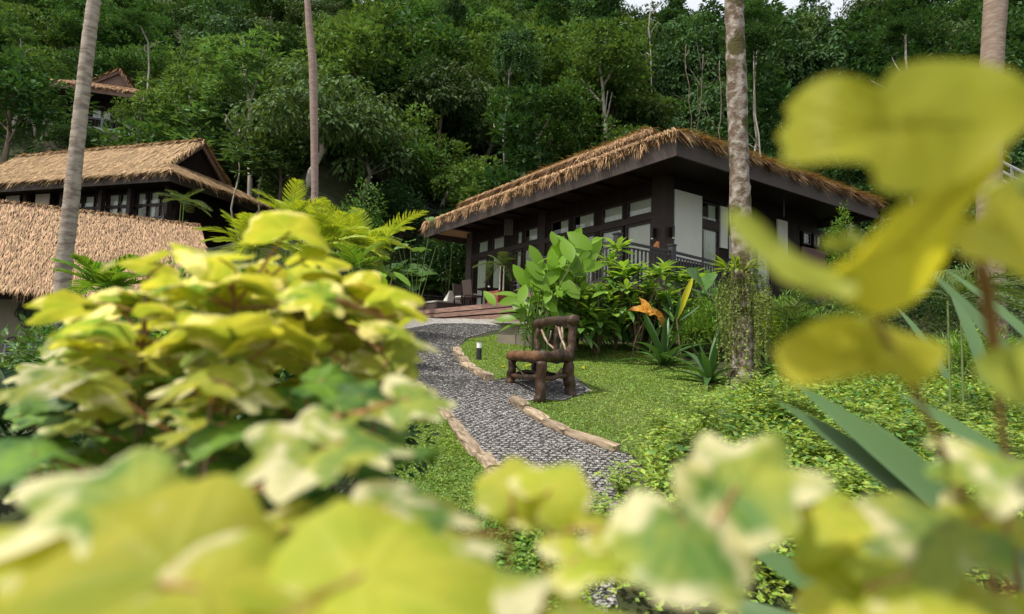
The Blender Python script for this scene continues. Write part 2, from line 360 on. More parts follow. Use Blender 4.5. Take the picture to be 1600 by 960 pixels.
def sheet(name, poly, m, dz, cell=.06, **kw):
    """a sheet draped on the terrain inside a polygon"""
    poly = np.asarray(poly)[:, :2]; lo = poly.min(0); hi = poly.max(0)
    xs = np.arange(lo[0], hi[0] + cell, cell); ys = np.arange(lo[1], hi[1] + cell, cell); X, Y = np.meshgrid(xs, ys)
    ins = inpoly((X[:-1, :-1] + cell / 2).ravel(), (Y[:-1, :-1] + cell / 2).ravel(), poly)
    I = np.arange(X.size).reshape(X.shape); F = np.stack([I[:-1, :-1], I[:-1, 1:], I[1:, 1:], I[1:, :-1]], -1).reshape(-1, 4)[ins]
    used = np.unique(F); mp = np.full(X.size, -1); mp[used] = np.arange(len(used))
    V = np.stack([X.ravel(), Y.ravel(), zg(X, Y).ravel() + dz], 1)[used]
    return MB().add(V, mp[F]).build(name, m, smooth_=True, **kw)
def curve(pts, n):
    """smooth curve through ground points"""
    P = np.asarray(pts)[:, :2]; t = np.r_[0, np.cumsum(np.linalg.norm(np.diff(P, axis=0), axis=1))]; T = np.linspace(0, t[-1], n)
    Q = np.stack([np.interp(T, t, P[:, 0]), np.interp(T, t, P[:, 1])], 1)
    for _ in range(3): Q[1:-1] = .25 * Q[:-2] + .5 * Q[1:-1] + .25 * Q[2:]
    return Q
L_px = [(612, 540), (636, 590), (668, 622), (704, 655), (728, 690), (757, 722), (800, 762), (838, 806), (842, 850), (836, 955)]
R_px = [(790, 514), (730, 528), (712, 548), (730, 578), (765, 598)]
PAD = [(790, 594), (832, 585), (895, 590), (922, 612), (880, 628), (848, 626), (803, 630)]
R2_px = [(803, 630), (835, 655), (870, 676), (920, 696), (985, 716)]
R3_px = [(1010, 742), (1020, 775), (990, 820), (965, 870), (960, 955)]
Lg, Rg, PADg, R2g, R3g = [[G(*p) for p in q] for q in (L_px, R_px, PAD, R2_px, R3_px)]
_th = radians(34.0); _o = at(1039, 380, 15.8); topL, topR = [np.array([_o[0] + cos(_th) * a - sin(_th) * b, _o[1] + sin(_th) * a + cos(_th) * b, 0]) for a, b in ((-2.02, 15.6), (-2.02, 6.2))]
path_poly = [topL] + Lg + R3g[::-1] + R2g[::-1] + PADg[::-1][1:] + Rg[::-1] + [topR]
sheet('path', path_poly, gravelbase, .012, .06, kind='structure')
# honeycomb grid pressed into the gravel: thin raised walls, real geometry, far too many cells to lift singly
pp = np.asarray(path_poly)[:, :2]; lo, hi = pp.min(0), pp.max(0)
cw, chh = .072, .055
ii, jj = np.meshgrid(np.arange(int((hi[0] - lo[0]) / cw) + 2), np.arange(int((min(hi[1], 17) - lo[1]) / chh) + 2))
cx = lo[0] + ii * cw + (jj % 2) * cw / 2; cy = lo[1] + jj * chh
cx = cx.ravel(); cy = cy.ravel(); k = inpoly(cx, cy, pp) & (cy < 17); cx = cx[k]; cy = cy[k]
mb = MB(); hy, ty = chh * .67, chh * .33
for (ax, ay_), (bx_, by_) in (((-.5 * cw, ty), (0, hy)), ((0, hy), (.5 * cw, ty)), ((-.5 * cw, -ty), (-.5 * cw, ty))):
    a = np.stack([cx + ax, cy + ay_], 1); b = np.stack([cx + bx_, cy + by_], 1); d = nrm(b - a); s = np.stack([-d[:, 1], d[:, 0]], 1) * .0035
    za = zg(a[:, 0], a[:, 1]); zb = zg(b[:, 0], b[:, 1]); j = rng.normal(0, .0025, len(a))
    V = np.stack([np.c_[a - s, za + .008], np.c_[b - s, zb + .008], np.c_[b, zb + .031 + j], np.c_[a, za + .031 + j], np.c_[b + s, zb + .008], np.c_[a + s, za + .008]], 1)
    F = (np.arange(len(a)) * 6)[:, None, None] + np.array([[0, 1, 2, 3], [3, 2, 4, 5]]); mb.add(V.reshape(-1, 3), F.reshape(-1, 4))
tag(mb.build('honeycomb_grid', gridm), 'dark plastic honeycomb grid holding the grey gravel of the garden path', 'path grid', kind='stuff')
def pebbles(mb, P, r, flat=.7, rg=rng):
    n = len(P); O = np.array([[1, 0, 0], [0, 1, 0], [-1, 0, 0], [0, -1, 0], [0, 0, 1]], float)
    a = rg.uniform(0, 2 * pi, n); sx = r * rg.uniform(.7, 1.4, n); sy = r * rg.uniform(.6, 1.1, n); sz = r * rg.uniform(.4, 1, n) * flat
    V = O[None] * np.stack([sx, sy, sz], 1)[:, None]; V = V + rg.normal(0, .12, V.shape) * r
    c, s = np.cos(a)[:, None], np.sin(a)[:, None]; V = np.stack([V[..., 0] * c - V[..., 1] * s, V[..., 0] * s + V[..., 1] * c, V[..., 2]], -1) + P[:, None]
    F = (np.arange(n) * 5)[:, None, None] + np.array([[0, 1, 4], [1, 2, 4], [2, 3, 4], [3, 0, 4]]); mb.add(V.reshape(-1, 3), F.reshape(-1, 3))
mb = MB()
q = scatter(path_poly, 60000); q = q[q[:, 1] > 8.5]; pebbles(mb, np.c_[q, zg(q[:, 0], q[:, 1]) + .02], .016)
near = [p for p in path_poly if p[1] < 10.5]
q = scatter(path_poly, 260000); q = q[q[:, 1] < 9.2][:105000]; pebbles(mb, np.c_[q, zg(q[:, 0], q[:, 1]) + .019], .0105)
tag(mb.build('gravel', gravel), 'loose grey gravel filling the cells of the garden path', 'gravel', kind='stuff')

# edging stones, each one a piece
def rock(seed, l=1, w_=1, h=1):
    rg = np.random.default_rng(seed); g = [-.5, -.17, .17, .5]; V = []; 
    mb = MB(); nx_, ny_, nz_ = 4, 3, 3
    P = {}
    xs, ys, zs = np.linspace(-.5, .5, nx_), np.linspace(-.5, .5, ny_), np.linspace(0, 1, nz_)
    V = []; idx = {}
    for i, x in enumerate(xs):
        for j, y in enumerate(ys):
            for k, z in enumerate(zs):
                if i in (0, nx_ - 1) or j in (0, ny_ - 1) or k in (0, nz_ - 1):
                    idx[i, j, k] = len(V); e = (i in (0, nx_ - 1)) + (j in (0, ny_ - 1)) + (k == nz_ - 1)
                    f = 1 - .03 * max(0, e - 1); V.append([x * f + rg.normal(0, .012), y * f + rg.normal(0, .07), z * (1 - .05 * max(0, e - 1)) + rg.normal(0, .06)])
    F = []
    for i in range(nx_ - 1):
        for j in range(ny_ - 1):
            F.append([idx[i, j, nz_ - 1], idx[i + 1, j, nz_ - 1], idx[i + 1, j + 1, nz_ - 1], idx[i, j + 1, nz_ - 1]])
    for k in range(nz_ - 1):
        for i in range(nx_ - 1):
            F.append([idx[i, 0, k], idx[i + 1, 0, k], idx[i + 1, 0, k + 1], idx[i, 0, k + 1]]); F.append([idx[i + 1, ny_ - 1, k], idx[i, ny_ - 1, k], idx[i, ny_ - 1, k + 1], idx[i + 1, ny_ - 1, k + 1]])
        for j in range(ny_ - 1):
            F.append([idx[nx_ - 1, j, k], idx[nx_ - 1, j + 1, k], idx[nx_ - 1, j + 1, k + 1], idx[nx_ - 1, j, k + 1]]); F.append([idx[0, j + 1, k], idx[0, j, k], idx[0, j, k + 1], idx[0, j + 1, k + 1]])
    mb.add(V, F); return mb.mesh('edging_stone', stone)
ROCKS = [rock(s) for s in range(6)]
def edging(name, Pg, label, h=.1, ln=.42, wd=.13, off=0.0):
    o = thing(name, (0, 0, 0), label, 'edging'); del o['category']; o['kind'] = 'structure'
    Q = curve(Pg, 120); t = np.r_[0, np.cumsum(np.linalg.norm(np.diff(Q, axis=0), axis=1))]; s = 0
    while s < t[-1] - .15:
        l = ln * rng.uniform(.65, 1.2); l = min(l, t[-1] - s); a = np.array([np.interp(s, t, Q[:, i]) for i in (0, 1)]); b = np.array([np.interp(s + l, t, Q[:, i]) for i in (0, 1)])
        m = (a + b) / 2; d = b - a; n = nrm(np.array([-d[1], d[0]])); m = m + n * (off + rng.normal(0, .008))
        za, zb = float(zg(*a)), float(zg(*b)); pitch = math.atan2(zb - za, np.linalg.norm(d))
        link('edging_stone', ROCKS[rng.integers(6)], o, (m[0], m[1], float(zg(*m)) - .035), (rng.normal(0, .05), -pitch, math.atan2(d[1], d[0])), (l * 1.03, wd * rng.uniform(.8, 1.2), h * rng.uniform(.8, 1.2) + .035))
        s += l
    return o
edging('path_edging_left', Lg[1:9], 'rough pale stones edging the left side of the gravel path', .05, .5, .12)
edging('path_edging_bollard', Rg[2:], 'short run of pale stones beside the garden light', .1, .6, .13)
edging('path_edging_bench', R2g, 'curved row of brown stones edging the lawn in front of the log bench', .095, .55, .1)
edging('path_edging_near', [G(*p) for p in ((655, 860), (700, 848), (745, 838), (790, 818), (842, 800))], 'rough stones at the near bend of the path', .07, .3, .16)

# lawns
lawnR_px = [(803, 628), (850, 626), (882, 628), (924, 612), (897, 588), (832, 583), (790, 593), (765, 597), (730, 578), (713, 548), (735, 530), (775, 524), (830, 535), (905, 536), (1000, 540), (1075, 566), (1135, 590), (1190, 640), (1150, 700), (1060, 730), (985, 716), (920, 696), (870, 676), (835, 655)]
lawnL_px = [(640, 640), (668, 628), (704, 655), (728, 690), (757, 722), (800, 762), (840, 802), (790, 830), (700, 850), (600, 830), (540, 700)]
bed_px = [(600, 545), (612, 540), (636, 590), (668, 622), (640, 642), (540, 690), (420, 640), (480, 545)]
lawnR = [G(*p) for p in lawnR_px]; lawnL = [G(*p) for p in lawnL_px]
lawnbase = mat('lawn_soil', (.06, .085, .02), .95, 0, noise=(6, (.09, .12, .025), .8), island=False)
sheet('lawn_right', lawnR, lawnbase, .006, .08, kind='structure'); sheet('lawn_left', lawnL, lawnbase, .006, .08, kind='structure')
def grass(name, poly, n, label, Lr=(.02, .05), seed=1, m=None):
    rg = np.random.default_rng(seed); q = scatter(poly, n, rg)
    # tufts: thin and thick spots
    den = .62 + .38 * np.sin(q[:, 0] * 5.1 + np.sin(q[:, 1] * 4)) * np.sin(q[:, 1] * 4.3 + 2 * np.sin(q[:, 0] * 1.7)); q = q[rg.random(len(q)) < den + .25]
    n = len(q); P = np.c_[q, zg(q[:, 0], q[:, 1]) + .004]; D = rdir(n, .15, .95, rg)
    mb = MB(); blades(mb, P, D, rg.uniform(*Lr, n), rg.uniform(.009, .02, n), n=2, droop=.35, fold=0, mid=False, prof=[.6, 1, .15])
    return tag(mb.build(name, m or grassm), label, 'grass', kind='stuff')
grass('lawn_grass', lawnR, 150000, 'short bright green lawn grass around the log bench', seed=1)
grass('lawn_grass', lawnL, 70000, 'narrow strip of green lawn left of the gravel path', seed=2)
grassd = mat('dark_grass', (.07, .13, .02), .7, .4, .03, trans=.3)

# ================================================================ THATCHED ROOFS
def thatch_quad(mb, e0, e1, t0, t1, dens, L=.42, W=.035, lift=.055, m=0, fringe=60, hang=.3, rg=rng, fr_out=None):
    """strands lying down the slope of the quad eave e0-e1, top t0-t1, and a fringe hanging over the eave"""
    e0, e1, t0, t1 = [np.asarray(p, float) for p in (e0, e1, t0, t1)]
    nrm_ = nrm(np.cross(e1 - e0, t0 - e0)); nrm_ = nrm_ if nrm_[2] > 0 else -nrm_
    area = (np.linalg.norm(e1 - e0) + np.linalg.norm(t1 - t0)) / 2 * np.linalg.norm((t0 + t1) / 2 - (e0 + e1) / 2)
    n = int(area * dens); v = rg.random(n); u = rg.random(n)
    we, wt = np.linalg.norm(e1 - e0), np.linalg.norm(t1 - t0)
    keep = rg.random(n) < (we * (1 - v) + wt * v) / max(we, wt); u, v = u[keep], v[keep]; n = len(u)
    # courses: strands start in loose rows
    row = .16 / max(1e-3, np.linalg.norm((t0 + t1) / 2 - (e0 + e1) / 2)); v = np.floor(v / row) * row + rg.normal(0, row * .22, n); v = np.clip(v, 0, 1)
    E_ = e0 + (e1 - e0) * u[:, None]; T_ = t0 + (t1 - t0) * u[:, None]; P = E_ + (T_ - E_) * v[:, None]
    dn = nrm((e0 + e1) / 2 - (t0 + t1) / 2); side = nrm(np.cross(nrm_, dn))
    D = nrm(dn + side * rg.normal(0, .16, n)[:, None] + nrm_ * rg.normal(.09, .06, n)[:, None])
    P = P + nrm_ * rg.uniform(0, lift, n)[:, None]
    blades(mb, P, D, L * rg.uniform(.6, 1.25, n), W * rg.uniform(.6, 1.4, n), n=2, droop=.12, fold=0, mid=False, prof=[.5, 1, .1], N=np.tile(nrm_, (n, 1)), m=m)
    if fringe:
        k = int(we * fringe); u = rg.random(k); P = e0 + (e1 - e0) * u[:, None] - dn * rg.uniform(0.05, .35, k)[:, None] + nrm_ * rg.uniform(-.06, lift + .05, k)[:, None]
        D = nrm(dn + side * rg.normal(0, .22, k)[:, None] + np.array([0, 0, -1]) * rg.uniform(0, .45, k)[:, None] + nrm_ * rg.normal(0, .08, k)[:, None])
        clump = .75 + .35 * np.sin(u * we * 7.3) * np.sin(u * we * 2.1 + 1)
        blades(mb, P, D, (hang + .25) * rg.uniform(.55, 1.15, k) * clump, W * rg.uniform(.7, 1.5, k), n=2, droop=.35, fold=0, mid=False, prof=[.6, 1, .15], m=m)
def hip_gable(parent, X0, X1, Y0, Y1, ze, zi, ins, rx, ry0, ry1, zr, dens=(300, 300), th=.2, L=.42, W=.035, fringe=70, hang=.3, mt=None, axis_x=False, gable_col=None, steps=.2):
    """hip roof with gablets: skirt from the eave rectangle up to an inner one, then a gabled upper roof along local y (or x)"""
    T = (lambda p: np.array([p[1], p[0], p[2]], float)) if axis_x else (lambda p: np.array(p, float))
    mt = mt or thatch; x0, x1, y0, y1 = X0 + ins, X1 - ins, ry0 + .25, ry1 - .25
    o = [T(p) for p in ((X0, Y0, ze), (X1, Y0, ze), (X1, Y1, ze), (X0, Y1, ze))]; i = [T(p) for p in ((x0, y0, zi), (x1, y0, zi), (x1, y1, zi), (x0, y1, zi))]
    up = np.array([0, 0, th]); bed = MB(); st = MB()
    for a, b in ((0, 1), (1, 2), (2, 3), (3, 0)):
        bed.add([o[a], o[b], i[b], i[a]], [[0, 1, 2, 3]]); bed.add([o[a] + up, o[b] + up, i[b] + up, i[a] + up], [[0, 1, 2, 3]]); bed.add([o[a], o[b], o[b] + up, o[a] + up], [[0, 1, 2, 3]])
        thatch_quad(st, o[a] + up, o[b] + up, i[a] + up, i[b] + up, dens[0], L, W, fringe=fringe, hang=hang)
    zb = zi + steps; xa, xb = x0 - .3, x1 + .3
    r0, r1 = T((rx, ry0, zr)), T((rx, ry1, zr))
    for xx in (xa, xb):
        a, b = T((xx, ry0, zb)), T((xx, ry1, zb))
        bed.add([a, b, r1, r0], [[0, 1, 2, 3]]); bed.add([a - up, b - up, r1 - up, r0 - up], [[0, 1, 2, 3]]); bed.add([a, b, b - up, a - up], [[0, 1, 2, 3]])
        for p, q in ((a, r0), (b, r1)): bed.add([p, q, q - up, p - up], [[0, 1, 2, 3]])
        thatch_quad(st, a, b, r0, r1, dens[1], L, W, fringe=fringe, hang=hang)
        # shaggy verge over the gable
        for p, q, s in ((a, r0, -1), (b, r1, 1)):
            k = int(np.linalg.norm(p - q) * fringe * .8); u = rng.random(k); Pp = p + (q - p) * u[:, None] + rng.normal(0, .04, (k, 3)); dd = T((0, s, 0)); dn = nrm(p - q)
            blades(st, Pp, nrm(dd * .6 + dn * .8 + rng.normal(0, .22, (k, 3))), hang * rng.uniform(.5, 1.2, k), W, n=2, droop=.4, fold=0, mid=False, prof=[.6, 1, .15])
    # ridge cap
    k = int(abs(ry1 - ry0) * fringe * 2.2); u = rng.random(k); Pp = r0 + (r1 - r0) * u[:, None] + np.array([0, 0, .06]); sd = np.sign(rng.normal(size=k))[:, None] * T((1, 0, 0))
    blades(st, Pp, nrm(sd + np.array([0, 0, -.25]) + rng.normal(0, .25, (k, 3))), .5 * rng.uniform(.6, 1.2, k), W * 1.2, n=2, droop=.35, fold=0, mid=False, prof=[.8, 1, .15])
    roof = bed.build('roof', thatchb, parent)
    link('thatch', st.mesh('thatch', mt), roof, kind='stuff')
    for yy, s in ((ry0, 1), (ry1, -1)):           # gable wall set back, barge boards on the edge
        g = MB(); yg = yy + s * .3; g.add([T((xa + .3, yg, zb - .25)), T((xb - .3, yg, zb - .25)), T((rx, yg, zr - th - .08))], [[0, 1, 2]]); link('gable_panel', g.mesh('gable_panel', gable_col or woodd), roof)
        for xx in (xa, xb):
            m = MB(); m.bar(T((xx, yy + s * .04, zb - th - .1)), T((rx, yy + s * .04, zr - th - .1)), .05, .26); link('barge_board', m.mesh('barge_board', woodb), roof)
    return roof
woodb = mat('barge_wood', (.2, .125, .095), .6, 0, island=False, noise=(8, (.12, .075, .06), .6))

# ================================================================ THE MAIN VILLA
TH = radians(34.0); O_ = at(1039, 380, 15.8); O_[2] = 3.2
bxv = np.array([cos(TH), sin(TH), 0]); ayv = np.array([-sin(TH), cos(TH), 0])
villa = thing('thatched_villa', O_, 'dark timber villa with shaggy brown thatched hip roof and railed balcony above the lawn', 'villa', rotz=TH)
def vl(p): return O_ + bxv * p[0] + ayv * p[1] + np.array([0, 0, p[2]])        # villa coordinates to the world
X0, X1, Y0, Y1 = -1.52, 8.15, -1.67, 11.75
hip_gable(villa, X0, X1, Y0, Y1, 3.46, 4.35, 1.7, 3.2, 3.5, 11.1, 6.4, dens=(380, 380), fringe=300, hang=.28, W=.02, steps=.3)
def part(mb, name, m, parent=villa, **kw): return mb.build(name, m, parent, **kw)
# fascia boards
fz0, fz1 = 3.06, 3.47
part(MB().box((X0, Y0, fz0), (X0 + .06, Y1, fz1)), 'fascia_board', woodf); part(MB().box((X0 + .062, Y0 - .002, fz0 + .002), (X1, Y0 + .06, fz1)), 'fascia_board', woodf)
part(MB().box((X0 + .062, Y1 - .06, fz0 + .002), (X1, Y1, fz1)), 'fascia_board', woodf); part(MB().box((X1 - .06, Y0 + .062, fz0), (X1, Y1 - .062, fz1)), 'fascia_board', woodf)
part(MB().box((X0 + .06, Y0 + .06, 3.3), (X1 - .06, 10.4, 3.33)), 'soffit', woodd)
part(MB().box((X0 + .06, 10.41, 3.3), (X1 - .06, Y1 - .06, 3.33)), 'porch_ceiling', woodt)
for yy in np.arange(0.5, 10, 1.15): part(MB().box((X0 + .08, yy, 3.2), (-.06, yy + .07, 3.295)), 'rafter', woodd)
# floor slab, plinth and dark interior
part(MB().box((.02, .02, -.2), (7.5, 10.7, 0)), 'floor_slab', woodd)
part(MB().box((.3, .3, -2.2), (7.3, 10.5, -.22)), 'plinth', concdark)
part(MB().box((3.4, .5, .01), (3.48, 3.2, 3.28)), 'inner_wall', white); part(MB().box((3.4, 5.4, .01), (3.48, 7.2, 3.28)), 'inner_wall', white)
# left (long) facade, plane x = 0
def lbox(y0, y1, z0, z1, x0=0.0, x1=.12): return MB().box((x0, y0, z0), (x1, y1, z1))
part(lbox(0.34, 10.3, 2.84, 3.29, .01, .12), 'header_beam', woodd)
part(lbox(0.44, 5.3, 2.15, 2.32, -.03, .12), 'transom_rail', woodf2 := mat('frame_wood', (.03, .021, .018), .5, 0, island=False, obj=.15, noise=(6, (.042, .03, .026), .5), spec=.2))
part(lbox(5.72, 10.26, 2.15, 2.33, -.03, .12), 'transom_rail', woodf2)
part(lbox(-.03, .44, 0, 3.29, -.05, .3), 'corner_post', woodf2); part(lbox(5.3, 5.72, 0, 3.29, -.04, .2), 'post', woodf2); part(lbox(10.28, 10.72, 0, 3.29, -.04, .3), 'post', woodf)
def curt(y0, y1, z0, z1, x=.085, amp=.011, ax=1):
    n = max(24, int((y1 - y0) * 130)); y = np.linspace(y0, y1, n); o = x + amp * np.sin(y * 62 + 1.3 * np.sin(y * 9)); 
    V = []
    for z in (z0, z1): V += [(o[i], y[i], z) if ax else (y[i], o[i], z) for i in range(n)]
    return MB().add(V, [[i, i + 1, n + i + 1, n + i] for i in range(n - 1)])
def window(y0, y1, z0, z1, c=None, parent=villa, name='window', ax=1, fr=.045):
    bx = (lambda a, b, c_, d, e0, e1: MB().box((e0, a, c_), (e1, b, d))) if ax else (lambda a, b, c_, d, e0, e1: MB().box((a, e0, c_), (b, e1, d)))
    f = MB()
    for a, b, c_, d in ((y0, y1, z1 - fr, z1), (y0, y1, z0, z0 + fr), (y0, y0 + fr, z0 + fr, z1 - fr), (y1 - fr, y1, z0 + fr, z1 - fr)):
        f.box(*(((.0, a, c_), (.07, b, d)) if ax else ((a, .0, c_), (b, .07, d))))
    w_ = f.build(name, woodf2, parent)
    p = bx(y0 + fr, y1 - fr, z0 + fr, z1 - fr, .03, .036); link('pane', p.mesh('pane', glass), w_)
    if c: link('curtain', curt(c[0], c[1], z0, z1, ax=ax).mesh('curtain', curtain, True), w_)
    return w_
for y0, y1, c in ((.47, 1.43, (.5, 1.4)), (1.6, 2.5, (1.6, 2.46)), (2.83, 3.82, (2.9, 3.6)), (4.06, 5.0, (4.1, 4.6)), (5.76, 6.55, (5.76, 6.4)), (6.7, 7.1, (6.74, 7.05)), (7.88, 8.75, (7.9, 8.72)), (9.05, 9.93, (9.1, 9.8))):
    window(y0, y1, 2.33, 2.83, c)
for y0, y1 in ((1.43, 1.6), (2.5, 2.83), (3.82, 4.06), (5.0, 5.3), (6.55, 6.7), (7.1, 7.88), (8.75, 9.05), (9.93, 10.28)): part(lbox(y0 + .002, y1 - .002, 2.325, 2.835, 0, .1), 'mullion', woodd)
for y0, y1, c in ((.47, 1.5, (.5, 1.5)), (1.6, 2.55, (1.65, 2.5)), (2.8, 3.75, (2.95, 3.5)), (4.0, 5.1, (4.0, 4.3)), (5.76, 6.62, (6.2, 6.6)), (6.7, 7.15, (6.75, 7.1)), (7.3, 8.1, None), (8.1, 8.95, (8.2, 8.7)), (9.1, 10.2, (9.3, 9.9))):
    window(y0, y1, .02, 2.14, c, name='glass_door', fr=.07)
for y0, y1 in ((2.55, 2.8), (3.75, 4.0), (5.1, 5.3), (7.15, 7.3), (8.95, 9.1)): part(lbox(y0 + .002, y1 - .002, 0, 2.145, 0, .1), 'door_post', woodd)
# right (short) facade, plane y = 0
def rbox(x0, x1, z0, z1, y0=0.0, y1=.12): return MB().box((x0, y0, z0), (x1, y1, z1))
part(rbox(.302, 7.5, 2.9, 3.29, .01, .12), 'header_beam', woodd)
part(rbox(.33, 1.46, 1.0, 2.95, -.05, -.005), 'white_panel', white); part(rbox(.302, 1.5, 0, 2.9, .02, .12), 'wall_panel', woodd)
part(rbox(2.3, 2.62, 1.6, 2.82, -.05, -.005), 'white_panel', white); part(rbox(2.28, 2.7, 0, 2.9, .02, .12), 'wall_panel', woodd)
part(rbox(5.14, 5.7, 1.4, 2.88, -.05, -.005), 'white_panel', white); part(rbox(4.9, 5.8, 0, 2.9, .02, .12), 'wall_panel', woodd)
window(1.5, 2.28, .02, 2.1, (1.7, 2.2), name='glass_door', ax=0); window(1.5, 2.28, 2.3, 2.85, (1.9, 2.2), ax=0)
part(rbox(1.502, 2.278, 2.1, 2.3, -.02, .1), 'transom_rail', woodf2)
window(2.7, 3.8, .02, 2.1, (2.8, 3.3), name='glass_door', ax=0); window(3.8, 4.9, .02, 2.1, (4.3, 4.8), name='glass_door', ax=0); part(rbox(2.702, 4.898, 2.1, 2.9, .0, .1), 'wall_panel', woodd)
reddoor = mat('red_brown_door', (.11, .038, .022), .5, 0, island=False, noise=(6, (.07, .025, .015), .6), streak=(6, 6, .5))
part(rbox(5.8, 6.5, 0, 2.9, .02, .12), 'wall_panel', woodd); dr = part(rbox(6.55, 8.0, 0, 2.2, -.03, .06), 'wooden_door', reddoor); link('panel', rbox(6.7, 7.85, .3, 1.9, -.045, -.03).mesh('panel', reddoor), dr)
window(6.7, 7.15, 2.3, 2.72, (6.8, 6.95), ax=0); window(7.35, 7.85, 2.3, 2.72, None, ax=0); part(rbox(6.5, 8.05, 2.72, 2.9, .0, .1), 'wall_panel', woodd)
part(MB().bar((3.6, -1.2, 2.5), (3.6, -1.2, 3.3), .02, .02, up=(0, 1, 0)), 'downpipe', railm)
part(MB().box((7.5, .02, 0), (7.6, .8, 3.29)), 'end_wall', woodd); part(MB().box((7.5, 9.9, 0), (7.6, 10.7, 3.29)), 'end_wall', woodd); part(MB().box((7.5, .802, 2.9), (7.6, 9.898, 3.29)), 'end_wall', woodd); part(MB().box((.3, 10.6, 0), (7.5, 10.72, 3.29)), 'end_wall', woodd)
# wall lamps and the little number board
lampw = mat('lamp_glass', (.8, .78, .7), .3, 0, island=False)
for loc, ax in (((-.17, .31), 1), ((.17, -.14), 0)):
    x, y = loc; l = MB().tube([(x, y, 1.58), (x, y, 1.9)], .035, 10).build('wall_lamp', railm, villa, smooth_=False)
    link('lamp_glass', MB().tube([(x, y, 1.555), (x, y, 1.58)], .03, 10).mesh('lamp_glass', lampw), l)
    link('bracket', (MB().box((x + .03, y - .05, 1.62), (-.05, y + .05, 1.86)) if ax else MB().box((x - .05, y + .03, 1.62), (x + .05, 0, 1.86))).mesh('bracket', woodd), l)
orange = mat('orange_sign_face', (.62, .27, .11), .6, 0, island=False, noise=(20, (.5, .2, .08), .5)); darkl = mat('dark_lettering', (.05, .02, .015), .6, 0, island=False)
# a board shaped like a small house, slanted top, on the post (faces -x)
sg = MB(); pr = [(.34, 1.3), (.14, 1.27), (.14, 1.46), (.22, 1.5), (.34, 1.4)]
Vs = [(-.075, y, z) for y, z in pr] + [(-.055, y, z) for y, z in pr]; sg.add(Vs, [[i, (i + 1) % 5, 5 + (i + 1) % 5, 5 + i] for i in range(5)]); sg.more([[0, 1, 2], [0, 2, 3], [0, 3, 4]])
so = sg.build('number_board', orange, villa)
sb = MB(); pr2 = [(y + (.24 - y) * -.14, z + (1.38 - z) * -.14) for y, z in pr]; sb.add([(-.062, y, z) for y, z in pr2] + [(-.052, y, z) for y, z in pr2], [[i, (i + 1) % 5, 5 + (i + 1) % 5, 5 + i] for i in range(5)]); sb.more([[0, 1, 2], [0, 2, 3], [0, 3, 4]]); link('board_edge', sb.mesh('board_edge', reddoor), so)
mk = MB()
for a, b in (((.19, 1.42), (.165, 1.43)), ((.165, 1.43), (.17, 1.36)), ((.25, 1.40), (.2, 1.37)), ((.2, 1.37), (.24, 1.34)), ((.24, 1.34), (.19, 1.33)), ((.31, 1.33), (.17, 1.31))): mk.bar((-.077, a[0], a[1]), (-.077, b[0], b[1]), .004, .01, up=(1, 0, 0))
link('marking', mk.mesh('marking', darkl), so)
# balcony: floor, posts, rails and every baluster
part(MB().box((-2.86, -1.15, -.12), (-.06, 2.6, 0)), 'balcony_floor', deckm); part(MB().box((-.058, -1.15, -.12), (7.4, -.06, 0)), 'balcony_floor', deckm)
def rail(pts, parent, m=railm, zt=1.0, post=.14, posts=True, sp=.13, bal=(.05, .03)):
    for i in range(len(pts) - 1):
        a, b = np.array(pts[i], float), np.array(pts[i + 1], float); d = b - a; Ls = np.linalg.norm(d[:2]); a3, b3 = a, b
        for z, h in ((zt - .03, .06), (zt - .14, .035), (.1, .05)):
            MB().bar(a3 + (0, 0, z), b3 + (0, 0, z), .055 if z > .9 else .035, h).build('handrail' if z > zt - .05 else 'rail', m, parent)
        n = int(Ls / sp)
        for k in range(1, n):
            p = a + d * k / n; B_ = link('baluster', BAL, parent, p + (0, 0, .12), (0, 0, math.atan2(d[1], d[0])), (1, 1, zt - .25)); B_.data = BAL
    if posts:
        for p in pts:
            p = np.array(p, float); MB().box(p + (-post / 2, -post / 2, 0), p + (post / 2, post / 2, zt + .12)).box(p + (-post / 2 - .02, -post / 2 - .02, zt + .12), p + (post / 2 + .02, post / 2 + .02, zt + .15)).build('railing_post', m, parent)
BAL = MB().box((-.022, -.012, 0), (.022, .012, 1)).mesh('baluster', railm)
rail([(-2.45, 2.4, 0), (-2.72, -1.02, 0), (-.81, -.95, 0), (1.9, -.6, 0)], villa)
# perforated hanging panel under the eave, near the middle post
pz = at(783, 345, 20); hp = thing('hanging_shell_screen', vl((-1.2, 5.0, 2.45)), 'strings of small pale shells hanging under the eave of the villa', 'hanging ornament')
hp.location = tuple(vl((-.25, 7.25, 2.75)))
shell = mat('shell', (.55, .5, .45), .5, .3)
for k in range(6):
    x = (k - 2.5) * .055; s = MB().tube([(x, 0, -.05), (x, 0, .85)], .003, 4); s.build('string', railm, hp)
    for j in range(9):
        z = -.05 + j * .095 + (k % 2) * .045; MB().tube([(x, 0, z - .02), (x, 0, z), (x, 0, z + .02)], [.004, .022, .004], 6).build('shell', shell, hp)

